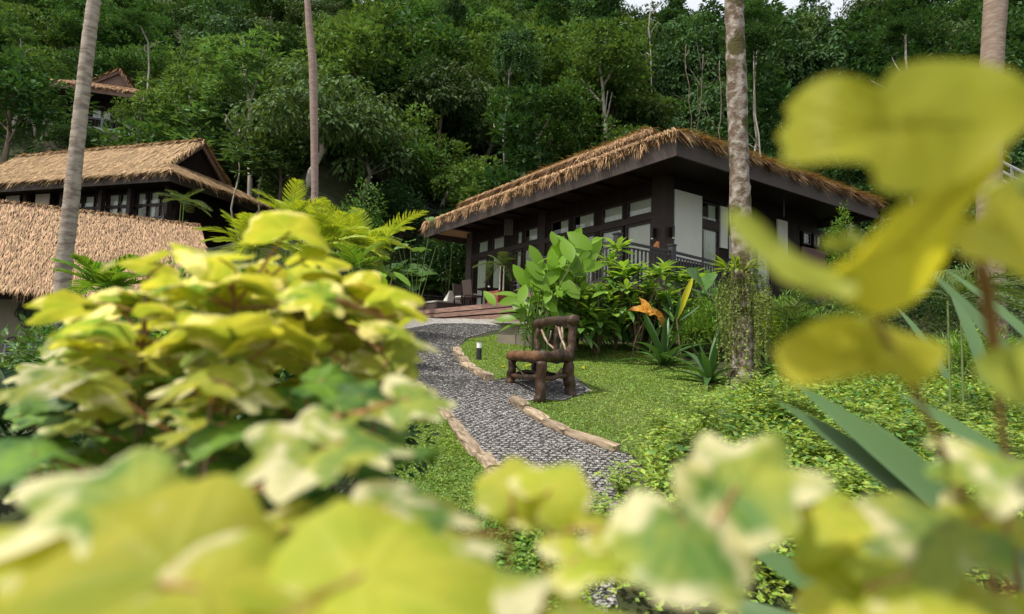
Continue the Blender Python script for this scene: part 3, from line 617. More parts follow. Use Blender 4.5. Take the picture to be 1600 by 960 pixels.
# ================================================================ DECK, STEPS, FURNITURE
deck = thing('wooden_deck', vl((-1.6, 8, 0)), 'low deck of red-brown boards in front of the villa doors', 'deck')
deck.rotation_euler = (0, 0, TH); dk = lambda p: np.array([p[0] + 1.6, p[1] - 8, p[2]])
for k in range(13):                               # walking boards
    x = -1.55 + k * .118; MB().box(dk((x, 4.2, -.04)), dk((x + .108, 15.8, -.002))).build('deck_board', deckm, deck)
for k in range(10):
    y = 10.85 + k * .3; MB().box(dk((0.0, y, -.04)), dk((5.6, y + .288, -.002))).build('deck_board', deckm, deck)
for k in range(5):                                # facing boards, each slightly proud of the one above
    z1 = .0 - k * .2; cut = [4.2, 6.6 + .9 * (k % 2), 9.9 + .7 * ((k + 1) % 3), 13.2 + .5 * (k % 2), 15.8]
    for a, b in zip(cut[:-1], cut[1:]): MB().box(dk((-1.66 - .03 * k, a + .004, z1 - (.145 if k % 2 else .16))), dk((-1.60 - .03 * k, b - .004, z1))).build('facing_board', deckm, deck)
MB().box(dk((-1.58, 4.3, -1.2)), dk((-1.5, 15.6, -.05))).build('deck_frame', woodd, deck)
a, b = G(606, 513.5), G(778, 509); a[2] += 0; mbk = MB()
curb = MB(); n = 14
ca, cb = vl((-1.95, 15.8, 0)), vl((-1.95, 4.9, 0))
for k in range(n):
    p, q_ = ca + (cb - ca) * k / n, ca + (cb - ca) * (k + 1) / n
    p = gnd(p[0], p[1]) + (0, 0, .03); q_ = gnd(q_[0], q_[1]) + (0, 0, .03); curb.bar(p, q_, .16, .12)
curb.build('concrete_kerb', concrete, kind='structure')
# concrete block steps at the end of the deck
blk = thing('block_wall', G(800, 540), 'stained grey concrete blocks stacked at the end of the wooden deck', 'block wall'); bp_ = G(812, 540)
blk.location = tuple(bp_); blk.rotation_euler = (0, 0, radians(-10))
dist = (bp_ - EYE) @ CF; u = dist / FPX
for r_ in range(2):
    for c_ in range(3):
        MB().box((-36 * u + c_ * 30 * u + (r_ % 2) * 4 * u, .0, r_ * 17 * u), (-36 * u + c_ * 30 * u + 29 * u + (r_ % 2) * 4 * u, .35, r_ * 17 * u + 16.4 * u)).build('block', concdark, blk)
MB().box((-44 * u, -.08, 34 * u), (56 * u, .4, 37 * u)).build('coping', concrete, blk)

def place(px, yv, xv): return vl((xv, yv, 0))
def armchair(loc, rz, label, arms=True):
    t = thing('wicker_chair', loc, label, 'chair', 'wicker chairs on the deck', rz); s = .25
    MB().box((-.25, -.25, .38), (.25, .25, .45)).build('seat', wicker, t)
    b = MB(); M_ = np.eye(4); b.add([(-.25, .22, .45), (.25, .22, .45), (.25, .28, .45), (-.25, .28, .45), (-.26, .32, 1.0), (.26, .32, 1.0), (.26, .37, 1.0), (-.26, .37, 1.0)], [[0, 3, 2, 1], [4, 5, 6, 7], [0, 1, 5, 4], [1, 2, 6, 5], [2, 3, 7, 6], [3, 0, 4, 7]]); b.build('backrest', wicker, t)
    for x in (-.23, .23):
        for y in (-.23, .25): MB().bar((x, y, 0), (x * .97, y, .39), .045, .045, up=(0, 1, 0)).build('leg', woodd, t)
        if arms:
            MB().bar((x * 1.12, -.24, .64), (x * 1.12, .3, .67), .05, .03).build('armrest', woodd, t); MB().bar((x * 1.12, -.22, .4), (x * 1.12, -.22, .64), .035, .035, up=(0, 1, 0)).build('arm_post', woodd, t)
    MB().box((-.22, -.22, .45), (.22, .2, .5)).build('cushion', white, t)
    return t
armchair(vl((-1.05, 8.25, 0)), TH + radians(100), 'brown wicker dining chair on the deck, its back towards the lawn')
armchair(vl((-.9, 9.3, 0)), TH + radians(10), 'brown wicker armchair at the far side of the deck table')
tb = thing('dining_table', vl((-.5, 8.0, 0)), 'dark square table between the wicker chairs on the deck', 'table', rotz=TH)
MB().box((-.42, -.45, .69), (.42, .45, .73)).build('tabletop', woodd, tb)
for x in (-.36, .36):
    for y in (-.39, .39): MB().box((x - .03, y - .03, 0), (x + .03, y + .03, .69)).build('leg', woodd, tb)
cp = thing('glass_cup', vl((-.6, 7.9, .73)), 'small clear cup standing on the dark deck table', 'cup'); MB().tube([(0, 0, 0), (0, 0, .1)], [.035, .045], 10).build('cup_body', curtain, cp)
db = thing('daybed', vl((-1.1, 10.9, 0)), 'low brown wicker daybed with pale top at the left end of the deck', 'daybed', rotz=TH)
MB().box((-.4, -.6, 0), (.75, 1.1, .3)).build('base', wicker, db); MB().box((-.43, -.63, .3), (.78, 1.13, .36)).build('mattress', concrete, db)
m_ = MB(); m_.add([(.1, -.5, .36), (.7, -.5, .36), (.7, -.1, .36), (.1, -.1, .36), (.15, -.56, .8), (.66, -.56, .8)], [[0, 1, 5, 4], [0, 3, 2, 1]]); m_.more([[0, 4, 3], [1, 2, 5]]); m_.more([[3, 4, 5, 2]]); m_.build('back_cushion', white, db)
# black metal chair and brick planter by the doors
bc = thing('black_chair', vl((-.75, 5.6, 0)), 'black metal armchair with round back on the deck by the glass doors', 'chair', rotz=TH + radians(120)); blackm = mat('black_metal', (.015, .015, .016), .4, 0, island=False)
aa = np.linspace(-.2, pi + .2, 12)
for z, r in ((.75, .3), (.62, .29)): MB().tube([(cos(a) * r, sin(a) * r, z) for a in aa], .016, 6).build('back_rail', blackm, bc)
MB().tube([(0, 0, .42), (0, 0, .46)], .27, 14).build('seat', blackm, bc)
for a in (.4, pi - .4, pi + .7, -.7): MB().bar((cos(a) * .26, sin(a) * .26, 0), (cos(a) * .26, sin(a) * .26, .75 if sin(a) > 0 else .43), .022, .022, up=(0, 1, 0)).build('leg', blackm, bc)
brickm = mat('red_brick', (.27, .09, .06), .85, 0, island=False, obj=.3, bump=(60, .4, .004)); BR = MB().box((0, 0, 0), (.21, .1, .06)).mesh('brick', brickm)
pl = thing('brick_planter', vl((-.7, 6.9, 0)), 'square red brick planter on the deck holding a slender palm', 'planter', rotz=TH)
MB().box((-.27, -.27, 0), (.27, .27, .5)).build('core', concdark, pl)
for r_ in range(8):
    for s_ in range(4):
        for k in range(3):
            a = s_ * pi / 2; x = -.33 + k * .22 + (.05 if r_ % 2 else 0); 
            p = np.array([x * cos(a) + .36 * sin(a), x * sin(a) - .36 * cos(a), r_ * .067]); link('brick', BR, pl, p, (0, 0, a))
# a fence on the far side of the deck
df = thing('deck_railing', vl((-1.2, 14.6, 0)), 'dark railing closing the far left end of the deck', 'railing', rotz=TH)
rail([(0, 0, 0), (2.4, .05, 0), (4.8, 0, 0)], df, sp=.16)
sf = thing('slope_stair_railing', (0, 0, 0), 'weathered dark stair railing running down the jungle slope behind the palms', 'railing')
fa, fm, fb = atd(596, 326, 30), atd(612, 330, 30.2), atd(688, 362, 31.5)
rail([atd(566, 328, 35.4), atd(612, 332, 36.2), atd(686, 366, 37.5)], sf, m=mat('weathered_rail', (.085, .085, .09), .7, 0, island=False, obj=.2), post=.1, sp=.2, zt=1.35)
rail([atd(628, 332, 38.4), atd(690, 354, 39.4)], sf, post=.1, sp=.2, zt=1.3)
for k in range(9):
    p = atd(560 + k * 15, 338 + k * 4.2, 35.8 + k * .2); MB().box(p + (-.45, -.1, -.35), p + (.45, .9, -.12)).build('step', concdark, sf)
s2 = thing('grey_stair_railing', (0, 0, 0), 'pale grey metal railing on the slope at the right edge, behind the leaves', 'railing')
gm = mat('grey_metal', (.2, .205, .215), .5, 0, island=False)
pA, pB = atd(1540, 240, 20), atd(1640, 290, 17)
for dz in (0, .32, .62, .95): MB().bar(pA + (0, 0, -dz), pB + (0, 0, -dz), .05, .05).build('rail', gm, s2)
for f in (0.08, .45, .85): p = pA + (pB - pA) * f; MB().bar(p + (0, 0, -2.2), p + (0, 0, .02), .06, .06, up=(0, 1, 0)).build('post', gm, s2)

# ================================================================ LOG BENCH
F1, Np, Rp, Bp = np.array([.03, 8.2]), np.array([.375, 7.25]), np.array([.74, 7.62]), np.array([.38, 8.5])
bo = gnd(.4, 7.9); bench = thing('log_bench', bo, 'rustic varnished dark log bench with branch back beside the gravel path', 'bench')
def q3(p, z): return np.array([p[0] - bo[0], p[1] - bo[1], z + 0.0])
def gz(p): return float(zg(*p)) - bo[2] - .02
def logt(a, b, r, name, seed, m=log, k=14, n=13, bend=.03, taper=1.0):
    t = np.linspace(0, 1, n)[:, None]; P = a + (b - a) * t; rg = np.random.default_rng(seed)
    P = P + np.cumsum(rg.normal(0, bend * .25, (n, 3)), 0) * np.sin(t * pi); rr = 1.13 * r * (1 + .08 * np.sin(t[:, 0] * 7 + seed)) * (1 + rg.normal(0, .045, n)) * np.linspace(1, taper, n)
    rr[0] *= .93; rr[-1] *= .93; o = MB().tube(P, rr, k, jit=.055, seed=seed).build(name, m, bench, smooth_=True); return o
zs = .44
e = nrm(Np - F1); logt(q3(F1 - e * .06, zs), q3(Np + e * .02, zs - .01), .062, 'seat_log', 1, m=logo)
e = nrm(Rp - Np); logt(q3(Np - e * .02, zs), q3(Rp + e * .06, zs), .066, 'seat_log', 2)
logt(q3(Bp, zs), q3(Rp, zs), .055, 'seat_log', 3); logt(q3(F1, zs - .02), q3(Bp, zs - .02), .055, 'seat_log', 4)
for f in np.linspace(.14, .88, 6): logt(q3(F1 + (Bp - F1) * f, zs + .0), q3(Np + (Rp - Np) * f, zs + .0), .035, 'seat_slat', 5 + int(f * 10), n=5, k=8)
for i, (p, r, sp) in enumerate(((F1, .05, .05), (Np, .058, .03), (Rp, .06, .05), (Bp, .05, .04))):
    logt(np.array([*(q3(p, 0)[:2] + (sp * (1 if i in (2,) else -.4), -.0)), gz(p)]), q3(p, zs - .05), r * 1.12, 'leg', 20 + i, taper=.82)
bk = .86
logt(q3(Bp, zs), q3(Bp + (.03, .05), bk), .038, 'back_post', 31); logt(q3(Rp, zs), q3(Rp + (.03, .06), bk + .02), .048, 'back_post', 32)
e = nrm(Rp - Bp); logt(q3(Bp - e * .16 + (.03, .05), bk + .04), q3(Rp + e * .1 + (.03, .06), bk + .06), .062, 'top_log', 33)
mid = Bp + (Rp - Bp) * .62; logt(q3(mid, zs), q3(mid + (.02, .05), bk), .036, 'back_post', 34)
def br(pts, r, seed, m=branchm): MB().tube(pts, r, 7, jit=.05, seed=seed).build('branch', m, bench, smooth_=True)
L3 = lambda f, z, o=.03: q3(Bp + (Rp - Bp) * f + (.02, o - .03), z)
br([L3(.08, .82), L3(.2, .7), L3(.32, .62), L3(.5, .56), L3(.6, .5)], [.017, .018, .014, .016, .02], 41)
br([L3(.64, .84), L3(.7, .72), L3(.82, .6), L3(.92, .48)], [.02, .017, .018, .022], 42); br([L3(.74, .84), L3(.78, .7), L3(.74, .6), L3(.7, .5)], [.015, .014, .016, .018], 43)
br([L3(.3, .63), L3(.38, .72), L3(.4, .8)], [.01, .009, .008], 44)
for a, b, s in ((F1, Np, 51), (Np, Rp, 52), (F1, Bp, 53), (Bp, Rp, 54)): logt(q3(a, .17), q3(b, .2), .032, 'stretcher', s, n=7, k=8, bend=.05)
br([q3(Np + (.02, .02), .12), q3((Np + Rp) / 2, .2), q3((Np + Rp) / 2 + (.1, .15), .3)], [.018, .02, .013], 61)
br([q3(F1 + (.05, 0), .3), q3(F1 + (.15, -.1), .2), q3(F1 + (.2, -.1), .12)], [.013, .016, .018], 62)

# bollard light
bl = G(748, 563); s = ((bl - EYE) @ CF) / FPX
bol = thing('garden_bollard_light', bl, 'short dark bollard light with white top on the lawn by the path', 'garden light')
MB().tube([(0, 0, -.02), (0, 0, 19 * s)], 4.2 * s, 16).build('post', mat('charcoal_metal', (.03, .032, .036), .45, 0, island=False), bol, smooth_=False); MB().tube([(0, 0, 19 * s), (0, 0, 27 * s)], 4.0 * s, 16).build('diffuser', mat('white_plastic', (.8, .8, .78), .4, 0, island=False), bol); MB().tube([(0, 0, 27 * s), (0, 0, 28.5 * s)], 4.3 * s, 16).build('cap', concrete, bol)

# ================================================================ THE OTHER BUILDINGS
def frame(p0, deg):
    th = radians(deg); return np.array(p0, float), np.array([cos(th), sin(th), 0]), np.array([-sin(th), cos(th), 0])
# --- left villa on its terrace
L0 = at(265, 275, 33); LV = thing('thatched_villa', L0, 'timber villa with golden thatched hip roof and gablet, up on the left slope', 'villa', rotz=radians(-16.7))
hip_gable(LV, 0, 8.2, -20.5, 0, .1, 1.3, 1.9, 4.1, -18.3, -1.9, 3.7, dens=(130, 130), fringe=60, hang=.4, L=.6, W=.055, axis_x=True, th=.25, steps=.12, mt=thatchg)
for lo, hi in (((-20.5, .0, -.3), (0, .08, .08)), ((-.08, .082, -.298), (0, 8.2, .082)), ((-20.5, 8.12, -.3), (-.081, 8.2, .08)), ((-20.5, .082, -.298), (-20.42, 8.1, .082))): MB().box(lo, hi).build('fascia_board', woodf, LV)
MB().box((-20.3, .1, -.12), (-.1, 8.1, -.08)).build('soffit', woodd, LV)
MB().box((-19, 1.9, -3.2), (-1.4, 2.0, -.13)).build('rear_wall', woodd, LV); MB().box((-19, 2.0, -6), (-1.4, 7.0, -3.21)).build('plinth', concdark, LV)
MB().box((-1.5, 2.0, -3.2), (-1.4, 7.0, -.13)).build('end_wall', woodd, LV); MB().box((-19, .25, -3.35), (-.4, 2.0, -3.2)).build('balcony_floor', deckm, LV)
MB().box((-19, .3, -5.2), (-.5, .4, -3.36)).build('balcony_skirt', concdark, LV)
for x in (-19, -16.1, -13, -9.8, -6.6, -4.3, -1.45): MB().box((x - .14, 1.2, -3.2), (x + .14, 1.48, -.13)).build('post', woodf2, LV)
for x0, x1 in ((-14.6, -13.4), (-11.95, -10.75)): MB().box((x0, 1.15, -3.1), (x1, 1.19, -.2)).build('beige_panel', beige, LV)
def lwin(x0, x1, z0, z1, cur=True, op=.04):
    f = MB()
    for a, b, c, d in ((x0, x1, z1 - .05, z1), (x0, x1, z0, z0 + .05), (x0, x0 + .05, z0 + .05, z1 - .05), (x1 - .05, x1, z0 + .05, z1 - .05)): f.box((a, 1.6, c), (b, 1.66, d))
    w_ = f.build('window', woodf2, LV); link('pane', MB().box((x0 + .05, 1.625, z0 + .05), (x1 - .05, 1.632, z1 - .05)).mesh('pane', glass), w_)
    if cur: link('curtain', MB().box((x0 + .06, 1.72, z0 + .05), (x0 + .06 + (x1 - x0) * cur * .9, 1.74, z1 - .05)).mesh('curtain', curtain), w_)
for i, x in enumerate(np.arange(-10.4, -4.6, 1.0)): lwin(x, x + .86, -1.1, -.35, [.9, .55, .8, .3, .95, .7][i % 6]); lwin(x, x + .86, -3.1, -1.2, [.3, 0, .6, .9, .85, .4][i % 6])
for i, x in enumerate((-18.5, -17.5, -15.6, -4.1, -3.1, -2.2)): lwin(x, x + .8, -1.1, -.35, .6); lwin(x, x + .8, -3.1, -1.2, .35)
MB().box((-19, 1.58, -1.2), (-1.5, 1.68, -1.1)).build('transom_rail', woodf2, LV)
rail([(-6.5, .4, -3.2), (-3.6, .4, -3.2), (-.6, .4, -3.2), (-.6, 2, -3.2)], LV, sp=.16)
# --- low thatched pavilion in front of it
H0 = at(0, 450, 13); LH = thing('thatched_pavilion', H0, 'low open pavilion with broad pale thatched roof and beige wall, at the left edge', 'pavilion', rotz=radians(34))
bed = MB(); st = MB(); xa, xb = -4.5, 4.15
e0, e1, t0, t1 = [np.array(p, float) for p in ((xa, 0, .02), (xb + .2, 0, .02), (xa, 3.7, 2.5), (xb, 3.7, 2.62))]; b0, b1 = np.array([xa, 7.4, .02]), np.array([xb + .2, 7.4, .02]); up = np.array([0, 0, .16])
bed.add([e0, e1, t1, t0], [[0, 1, 2, 3]]).add([e0 - up, e1 - up, t1 - up, t0 - up], [[0, 1, 2, 3]]).add([b0, b1, t1, t0], [[0, 1, 2, 3]]).add([e0, e1, e1 - up, e0 - up], [[0, 1, 2, 3]]).add([e1, t1, b1], [[0, 1, 2]])
thatch_quad(st, e0, e1, t0, t1, 900, L=.3, W=.022, fringe=170, hang=.16, lift=.05); thatch_quad(st, b0, b1, t0, t1, 150, fringe=20)
k = 900; u = rng.random(k); Pp = t0 + (t1 - t0) * u[:, None] + (0, 0, .03); blades(st, Pp, nrm(np.c_[rng.normal(0, .3, k), np.sign(rng.normal(size=k)), rng.normal(.05, .2, k)]), .28, .025, n=2, droop=.3, mid=False, prof=[.7, 1, .1])
rf = bed.build('roof', thatchb, LH); link('thatch', st.mesh('thatch', thatchp), rf, kind='stuff')
MB().box((xa, .02, -.24), (xb, .08, -.02)).build('fascia_board', woodd, LH)
MB().box((-3.4, 1.5, -3.4), (3.5, 1.65, 1.0)).build('wall', beige, LH)
MB().box((3.2, .3, -3.4), (3.34, .44, -.2)).build('post', woodd, LH); MB().box((-3.4, .3, -3.4), (-3.26, .44, -.2)).build('post', woodd, LH)
def onwall(px, py, y=1.5):
    th = radians(34); nn = np.array([-sin(th), cos(th), 0]); d = ray(px, py); t = ((H0 + nn * y - EYE) @ nn) / (d @ nn); p = EYE + d * t - H0
    return np.array([p @ np.array([cos(th), sin(th), 0]), p @ nn, p[2]])
c_ = onwall(74, 488, 1.46); a = np.linspace(0, 2 * pi, 40, endpoint=False); dm = MB(); dm.add(np.concatenate([[c_], [c_ + (cos(t) * .58, 0, sin(t) * .58) for t in a]]), [[0, 1 + i, 1 + (i + 1) % 40] for i in range(40)]); dm.build('round_wall_mark', mat('dull_green_paint', (.09, .13, .07), .8, 0, island=False), LH)
for pts in (((23, 490), (26, 484), (36, 483), (40, 489), (35, 495), (24, 495)), ((42, 470), (47, 464), (55, 464), (57, 472), (52, 479), (45, 478)), ((4, 543), (14, 528), (23, 526), (26, 533), (18, 548))):
    P = [onwall(*p, 1.43) for p in pts]; P.append(P[0]); MB().tube(P, .012, 5).build('hexagon_ring', blackm, LH)
cr = thing('slatted_crate', at(38, 590, 11.6), 'grey slatted plastic crate standing under the pavilion roof', 'crate', rotz=.3)
crm = mat('grey_plastic', (.16, .18, .22), .5, 0, island=False)
for k in range(9): MB().box((-.27, -.2, .1 + k * .058), (.27, -.17, .1 + k * .058 + .036)).build('slat', crm, cr)
for x in (-.29, .27): MB().box((x, -.21, 0), (x + .03, .2, .65)).build('side_panel', crm, cr)
MB().box((-.26, .18, 0), (.26, .2, .65)).build('back_panel', crm, cr); MB().box((-.26, -.19, .62), (.26, .17, .65)).build('lid', crm, cr)
tbx = thing('work_table', at(-10, 640, 11.0), 'rough wooden table edge with dark things beneath it under the pavilion', 'table', rotz=.15); tz = at(10, 579, 11.0)[2] - tbx.location[2]
MB().box((-.7, -.2, tz - .05), (.5, .5, tz + .03)).build('tabletop', mat('raw_timber', (.42, .26, .14), .7, 0, island=False), tbx)
for x in (-.6, .4): MB().box((x, -.1, -.5), (x + .07, -.03, tz - .05)).build('leg', woodd, tbx)
MB().bar((.85, -.2, tz - .45), (1.15, .1, tz + .05), .05, .05).build('brace', MATS['raw_timber'], tbx)
MB().box((-2.6, .9, -3.4), (-.4, 1.4, -1.0)).build('dark_cupboard', woodd, LH)
# --- far villa high up
V0 = at(70, 128, 54); FV = thing('thatched_villa', V0, 'small distant villa with rust thatched roof and white base, high in the jungle', 'villa', rotz=radians(18))
hip_gable(FV, 0, 9.6, 0, 9, .05, 1.0, 3.1, 5.5, 1.3, 7.8, 2.95, dens=(50, 50), fringe=30, hang=.35, L=.6, W=.08, th=.25, mt=mat('rust_thatch', (.26, .145, .075), .8, .4, .02), steps=.05, gable_col=woodb)
for lo, hi in (((0, 0, -.35), (9.6, .1, .03)), ((0, .102, -.348), (.1, 9, .032)), ((9.5, .102, -.348), (9.6, 9, .032))): MB().box(lo, hi).build('fascia_board', woodb, FV)
MB().box((.12, .12, -.1), (9.48, 8.9, -.05)).build('soffit', woodd, FV); MB().box((2.6, 2.2, -3.2), (9, 2.3, -.1)).build('wall', woodd, FV); MB().box((2.6, 2.31, -3.2), (2.7, 8.6, -.1)).build('wall', woodd, FV)
MB().box((.0, .3, -3.95), (9.3, 8.8, -3.6)).build('white_base', mat('white_plaster', (.62, .62, .58), .8, 0, island=False, noise=(1.5, (.35, .35, .3), .6)), FV); MB().box((.2, .5, -9), (9.1, 8.6, -3.96)).build('plinth', concdark, FV)
for x in (3.0, 5.0, 7.0, 8.8):
    MB().box((x, 1.5, -3.6), (x + .16, 1.66, -.1)).build('post', woodd, FV)
for x in (3.3, 4.2, 5.3, 6.2): w_ = MB().box((x, 2.1, -2.2), (x + .8, 2.18, -1.3)).build('window', woodf2, FV); link('curtain', MB().box((x + .08, 2.06, -2.12), (x + .72, 2.09, -1.38)).mesh('curtain', curtain), w_)
rail([(.2, .5, -3.6), (2.4, .5, -3.6), (4.7, .5, -3.6), (7, .5, -3.6), (9.1, .5, -3.6)], FV, m=gm, sp=.26, post=.2)

# ================================================================ LEAF KITS
def onemesh(name, m, L=1.0, W=.3, n=4, prof=None, droop=.25, fold=.12, wav=0.0, seed=0):
    mb = MB(); blades(mb, [[0, 0, 0]], [[0, 1, 0]], L, W, n=n, prof=prof, droop=droop, fold=fold)
    if wav: V = mb.V[0]; rg = np.random.default_rng(seed); V[:, 2] += rg.normal(0, wav, len(V)); 
    return mb.mesh(name, m, True)
def leafrot(d, n):
    d = nrm(d); n = np.asarray(n, float); x = np.cross(d, n)
    if np.linalg.norm(x) < 1e-3: x = np.array([1.0, 0, 0])
    x = nrm(x); z = np.cross(x, d); return Matrix([[x[0], d[0], z[0]], [x[1], d[1], z[1]], [x[2], d[2], z[2]]]).to_euler()
g_plum = mat('plumeria_leaf', (.24, .4, .06), .38, 0, obj=.3, island=False, trans=.3, spec=.4)
g_plumd = mat('plumeria_leaf_dark', (.09, .19, .035), .4, 0, obj=.3, island=False, trans=.2, spec=.4)
g_plm = mat('long_leaf', (.1, .21, .04), .45, .5, .03, trans=.25)
g_ging = mat('ginger_leaf', (.165, .31, .022), .42, 0, obj=.25, island=False, trans=.5, spec=.35)
g_crin = mat('strap_leaf', (.055, .13, .035), .4, 0, obj=.3, island=False, trans=.22, spec=.4)
g_grey = mat('grey_green_strap', (.085, .16, .05), .45, 0, obj=.15, island=False, trans=.22, spec=.4)
g_ear = mat('elephant_ear_leaf', (.09, .19, .045), .4, 0, obj=.35, island=False, trans=.35, spec=.45)
g_areca = mat('areca_frond', (.34, .43, .04), .5, .22, .02, trans=.35)
g_fern = mat('nest_fern_leaf', (.2, .3, .035), .45, 0, obj=.25, island=False, trans=.35)
g_yel = mat('yellow_leaf', (.5, .46, .03), .5, 0, obj=.2, island=False, trans=.4)
g_org = mat('orange_leaf', (.62, .33, .04), .5, 0, obj=.25, island=False, trans=.4, noise=(5, (.35, .12, .03), .8))
g_fine = mat('fine_leaf', (.13, .24, .035), .5, .4, .03, trans=.3)
g_mid = mat('mid_leaf', (.075, .16, .03), .5, .45, .03, trans=.25)
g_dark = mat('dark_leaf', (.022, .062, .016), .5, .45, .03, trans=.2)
g_cover = mat('ground_cover_leaf', (.25, .36, .06), .5, .4, .03, trans=.35, spec=.35)
g_cycad = mat('cycad_leaflet', (.02, .05, .015), .45, .3, .02, trans=.1)
LP = onemesh('leaf', g_plum, 1, .36, 5, [.12, .55, .9, 1, .7, 0], .22, .1); LPD = onemesh('leaf', g_plumd, 1, .34, 5, [.12, .55, .9, 1, .7, 0], .4, .1)
LG = onemesh('leaf', g_ging, 1, .38, 6, [.1, .7, 1, 1, .85, .5, 0], .22, .12, .006, 1); LG2 = onemesh('leaf', g_ging, 1, .42, 6, [.15, .8, 1, 1, .9, .6, .05], .12, .08, .008, 2)
LC = onemesh('leaf', g_crin, 1, .13, 7, [.7, .9, 1, 1, .95, .8, .5, 0], .45, .25); LC2 = onemesh('leaf', g_crin, 1, .12, 7, [.7, .9, 1, 1, .95, .8, .5, 0], .1, .25)
LCB = onemesh('leaf', mat('bright_strap_leaf', (.13, .24, .04), .4, 0, obj=.35, island=False, trans=.3, spec=.35), 1, .1, 7, [.7, .9, 1, 1, .95, .8, .5, 0], .5, .25)
LS = onemesh('leaf', g_grey, 1, .075, 8, [.8, .95, 1, 1, 1, .9, .75, .45, 0], .12, .3)
LF = onemesh('leaf', g_fern, 1, .14, 6, [.4, .8, 1, 1, .9, .6, 0], .45, .15, .008, 3); LY = onemesh('leaf', g_yel, 1, .13, 6, [.5, .9, 1, 1, .9, .6, 0], .1, .2); LO = onemesh('leaf', g_org, 1, .42, 6, [.15, .8, 1, .9, .9, .5, 0], .35, .2, .03, 4)
def heart(name, m, seed, lob=.35):
    rg = np.random.default_rng(seed); a = np.linspace(-pi, pi, 25); r = .5 * (1 + .25 * np.cos(a)) ; r = np.interp(np.abs(a), [0, .5, 1.2, 2.2, 2.75, 3.14], [.62, .47, .42, .5, .46, .12]) * (1 + .04 * np.sin(a * 11))
    V = [[0, 0, 0]]; uv = [[0, 0]]
    for f in (.5, 1.0):
        for i, t in enumerate(a[:-1]): x, y = r[i] * f * sin(t), r[i] * f * cos(t); V.append([x, y, .18 * abs(x) * f - .16 * y * y * f + .02 * sin(5 * t) * f]); uv.append([0, f])
    k = 24; F = [[0, 1 + (i + 1) % k, 1 + i] for i in range(k)]; Q = [[1 + i, 1 + (i + 1) % k, 1 + k + (i + 1) % k, 1 + k + i] for i in range(k)]
    mb = MB(); mb.add(V, F); mb.more(Q); return mb.mesh(name, m, True)
LE = heart('leaf', g_ear, 1)
def stems(paths, m, parent, r0=.012, r1=.006, k=5, name='stem'):
    if len(paths) < 40:
        for P in paths: P = np.asarray(P, float); o = MB().tube(P, np.linspace(r0, r1, len(P)), k, cap=False).build(name, m, parent, smooth_=True)
        return o
    mb = MB()
    for P in paths: P = np.asarray(P, float); mb.tube(P, np.linspace(r0, r1, len(P)), k, cap=False)
    return mb.build(name, m, parent, smooth_=True, kind='stuff')
def arc(a, b, sag=.15, n=5, side=0.0):
    a, b = np.asarray(a, float), np.asarray(b, float); t = np.linspace(0, 1, n)[:, None]; P = a + (b - a) * t; h = np.linalg.norm(b - a)
    P = P + np.array([side, side * .3, 0]) * np.sin(t * pi) * h; return P
def plumeria(loc, h, spread, nr, LL, label, dark=.3, seed=0, group='rosette shrubs behind the bench'):
    rg = np.random.default_rng(seed); t = thing('rosette_shrub', loc, label, 'shrub', group); paths = []; nodes = []
    for i in range(nr):
        a = 2 * pi * i / nr + rg.normal(0, .35); rr = spread * (rg.uniform(.15, 1) if i else 0); z = h * rg.uniform(.35, 1) if i else h
        tip = np.array([cos(a) * rr, sin(a) * rr, z]); mid = np.array([cos(a) * rr * .35, sin(a) * rr * .35, z * .45]); paths.append(np.array([[0, 0, 0], mid * .6, mid, (mid + tip) / 2 + (0, 0, .03), tip])); nodes.append(tip)
    stems(paths, stemb, t, .022, .012)
    for tip in nodes:
        n = int(rg.integers(13, 18))
        for k in range(n):
            a = k * 2.4 + rg.normal(0, .15); el = .95 - .95 * (k / n) ** .8 + rg.normal(0, .1) - .0; d = np.array([cos(a) * cos(el), sin(a) * cos(el), sin(el)])
            link('leaf', LPD if rg.random() < dark else LP, t, tip - (0, 0, .05 * (k / n)) + d * .02, leafrot(d, (0, 0, 1)), LL * rg.uniform(.75, 1.12) * (.7 + .3 * k / n))
        # older hanging leaves lower down the stem
        for k in range(4):
            a = rg.uniform(0, 2 * pi); d = np.array([cos(a), sin(a), rg.uniform(-.6, .1)]); link('leaf', LPD, t, tip * (1, 1, rg.uniform(.55, .85)), leafrot(d, (0, 0, 1)), LL * rg.uniform(.7, 1))
    return t
def strap(loc, n, LL, label, name='strap_leaf_plant', me=None, seed=0, up=(.35, 1.35), group=None, cat='plant'):
    rg = np.random.default_rng(seed); t = thing(name, loc, label, cat, group)
    for k in range(n):
        a = k * 2.4 + rg.normal(0, .2); el = np.interp(k / n, [0, 1], [up[1], up[0]]) + rg.normal(0, .08); d = np.array([cos(a) * cos(el), sin(a) * cos(el), sin(el)])
        m_ = me or (LC2 if el > 1 else LC); link('leaf', m_, t, d * .02, leafrot(d, (0, 0, 1)), LL * rg.uniform(.75, 1.1))
    return t
